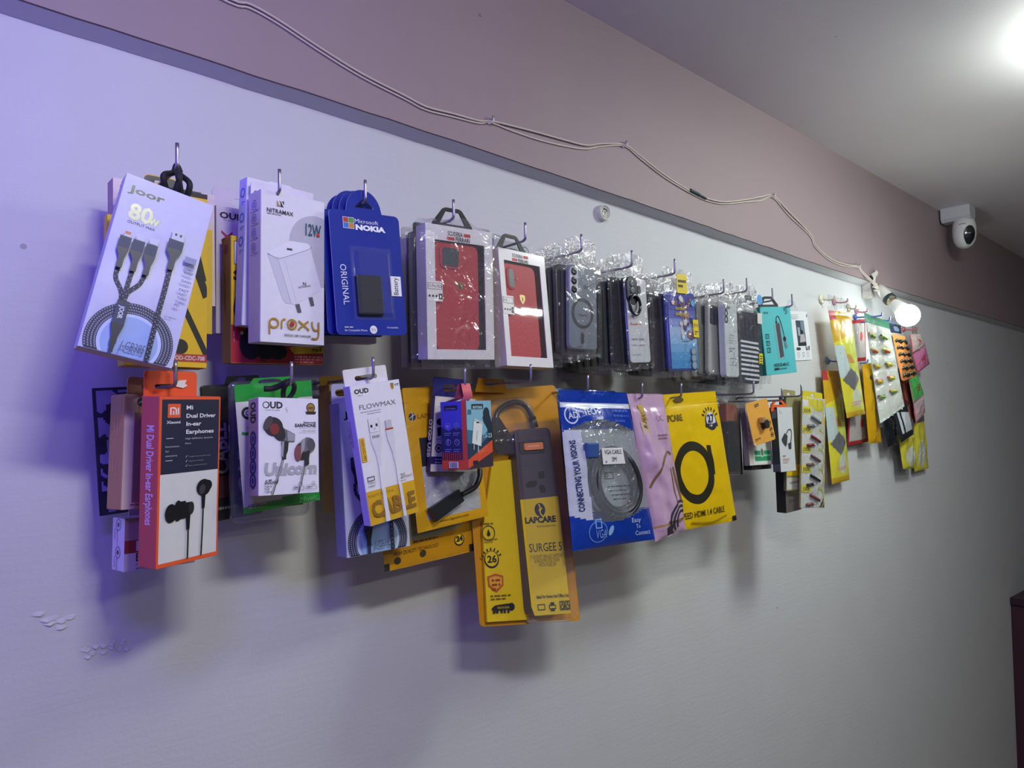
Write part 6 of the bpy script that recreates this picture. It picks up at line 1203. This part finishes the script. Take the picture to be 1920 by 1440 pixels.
# small packets at the dim side
pkq = clear(haze=.30, bump=.9, bscale=45, refl=1.5, hazecol='#b9a0a4')
for lab, q, rimc, fill, seed in (('clear red-edged packet right under the bulb', [(2.3606, -.03, 1.8864), (2.416, -.045, 1.8872), (2.4468, -.045, 1.8544), (2.3745, -.03, 1.8238)], '#b0464e', '#c9b4b2', 1),
        ('pink packet second below the bulb, past the orange clip card', [(2.3764, -.03, 1.8214), (2.4442, -.045, 1.8509), (2.4759, -.045, 1.7989), (2.3885, -.04, 1.7661)], '#b0465a', '#b56a90', 2),
        ('green packet hanging under the pink one past the clip card', [(2.3417, -.03, 1.7431), (2.4126, -.03, 1.7612), (2.4358, -.04, 1.6999), (2.3695, -.03, 1.6704)], '#b08a84', '#4fae5a', 3),
        ('greyish pink packet lowest of the small packets past the clip card', [(2.3695, -.03, 1.6704), (2.4309, -.04, 1.6964), (2.4396, -.04, 1.6449), (2.3713, -.035, 1.6082)], '#b05a66', '#a58f96', 4)):
    rm, fm = pm(rimc, .3, coat=.4), foil(fill, .18, .8, 60)
    r, mb, F = simple_bag('small_packet', lab, 'packet', q, lambda u, v: rm if (u < .07 or v > .93 or (u > .93 and v > .5)) else fm, .006, 70 + seed, 20, 24, .5); F.ell(.55, .5, .15, pm(('#b04a44', '#a83a4a', '#8a5a3a', '#8f7078')[seed - 1], .4), ry=.2); mb.build('packet', r); header(r, -.004, .022, -.02, .024, .004, pkq)
q = [(2.1772, -.035, 1.6739), (2.2487, -.055, 1.6672), (2.2801, -.06, 1.578), (2.1992, -.055, 1.554)]; blk2 = foil('#20242a', .25, .5, 40)
r, mb, F = simple_bag('dark_pouch', 'dark pouch with a pale panel below the white packet sheet', 'pouch', q, lambda u, v: pm('#b4b8c0', .3, coat=.4) if (.28 < v < .82 and u > .16 and abs(u - .36) > .05) else blk2, .006, 81, 30, 40, .4)
for u in (.2, .55): F.ell(u, .16, .05, WHITE, ry=.07)
mb.build('pouch', r); header(r, -.002, .05, -.02, .03, .004, blk2)
q = [(2.1377, -.03, 1.6304), (2.2339, -.03, 1.6314), (2.2257, -.035, 1.5502), (2.1592, -.035, 1.5421)]
r, mb, F = simple_bag('dark_pouch', 'black crinkled pouch low beside the amber pouch', 'pouch', q, lambda u, v: foil('#1a1f26', .2, .9, 50), .008, 82, 24, 28, .6); F.ell(.5, .35, .1, pm('#6a6a3a', .3)); mb.build('pouch', r); header(r, -.002, .05, -.03, .03, .004, blk2)
def yb(u, v):
    if v > .45 and (u - .5) ** 2 * 3.2 + (v - .75) ** 2 * 6 < .26: return foil('#c6cabc', .12, 1.0, 45)
    if v < .28: return pm('#55555a', .3, coat=.4)
    return ylw
q = [(2.2501, -.025, 1.6158), (2.3797, -.025, 1.6246), (2.3679, -.035, 1.475), (2.2593, -.035, 1.4744)]
r, mb, F = simple_bag('yellow_pouch', 'glossy yellow pouch lowest in the far cluster, under the dark pouch', 'pouch', q, yb, .010, 83, 30, 40, .5); mb.build('pouch', r); header(r, -.003, .05, -.05, .05, .002)
q = [(2.3986, -.012, 1.6664), (2.5026, -.012, 1.6771), (2.522, -.016, 1.4667), (2.4038, -.016, 1.4597)]
r, mb, F = simple_bag('yellow_pouch', 'glossy yellow pouch at the far dim edge of the cluster, beyond the lowest one', 'pouch', q, yb, .008, 84, 30, 50, .5); mb.build('pouch', r); header(r, -.003, .05, -.04, .04, .002)
q = [(2.1929, -.03, 1.9025), (2.2929, -.03, 1.9057), (2.2843, -.035, 1.8688), (2.2079, -.035, 1.8656)]
r, mb, F = simple_bag('small_pouch', 'small blue-black pouch beside the bulb above the orange clip card', 'pouch', q, lambda u, v: pm('#c9cdd0', .3) if v > .75 else (pm('#8a9fc0', .3) if (u - .5) ** 2 + (v - .4) ** 2 < .05 else pm('#3a4658', .3, coat=.4)), .004, 85, 20, 20); mb.build('pouch', r); header(r, -.003, .02, -.03, .03, .002)
q = [(2.3051, -.016, 1.7422), (2.3903, -.016, 1.7509), (2.4107, -.02, 1.6166), (2.3576, -.02, 1.6033)]
r, c = bag_root('hang_card', 'dark red and orange card behind the small green packet', 'card', q); mb = MB(); F = Face(mb, *c); fprism(mb, F, [(0, 0), (1, 0), (1, 1), (0, 1)], -.001, 0, pm('#5d1f22', .5)); F.poly([(.0, .55), (.45, .62), (.6, 1), (.2, .98)], pm('#b0602c', .5)); F.poly([(.1, .05), (.35, .1), (.5, .5), (.2, .45)], pm('#8a4a34', .5)); mb.build('card', r); header(r, -.004, .045, -.03, .03, .001, pm('#5d1f22', .5))
# adhesive knob hooks that hold the cluster
def knob(x, z, c, lab, y0=0.0, ext=.022, r=.011):
    mb = MB(); m = pm(c, .35, coat=.3)
    mb.lathe([(0, 0), (r, 0), (r, .0035), (r * .8, .006), (0, .0065)], (x, y0, z), (0, -1, 0), m, 20)
    mb.tube([(x, y0 - .005, z - .001), (x, y0 - ext * .6, z - .004), (x, y0 - ext + .002, z - .004), (x, y0 - ext - .002, z - .001), (x, y0 - ext - .003, z + .005)], .0021, m, n=8)
    tag(mb.build('knob_hook'), lab, 'hook', 'stick-on knob hooks of the far cluster')
knob(1.838, 1.935, '#d3cfb4', 'cream stick-on knob hook, first and topmost at the near edge of the far cluster', ext=.034, r=.013)
knob(1.912, 1.936, '#c77f94', 'pink stick-on knob hook above the glaring long yellow pouch', ext=.035, r=.009)
knob(2.000, 1.930, '#b9b09c', 'beige stick-on knob hook above the red-rimmed packet strip', ext=.02)
knob(2.050, 1.925, '#c07a8c', 'pink stick-on knob hook between the packet strip and the green strip', ext=.03, r=.008)
knob(1.864, 1.775, '#4f7fb4', 'blue stick-on knob hook holding the lowest long yellow pouch', ext=.03, r=.011)
knob(2.027, 1.780, '#5a78a4', 'blue stick-on knob hook at the head of the narrow amber pouch', ext=.036, r=.010)
knob(2.040, 1.908, '#3f62b8', 'small blue knob hook pressed on the near half of the green strip', ext=.072, r=.008)
knob(2.0555, 1.895, '#3f62b8', 'small blue knob hook pressed on the far half of the green strip', ext=.086, r=.008)
knob(2.243, 1.913, '#6a84b4', 'pale blue knob hook holding the small blue-black pouch', ext=.035, r=.009)
knob(2.39, 1.905, '#b05a68', 'reddish knob hook half lost in the glare behind the bulb', ext=.04, r=.008)
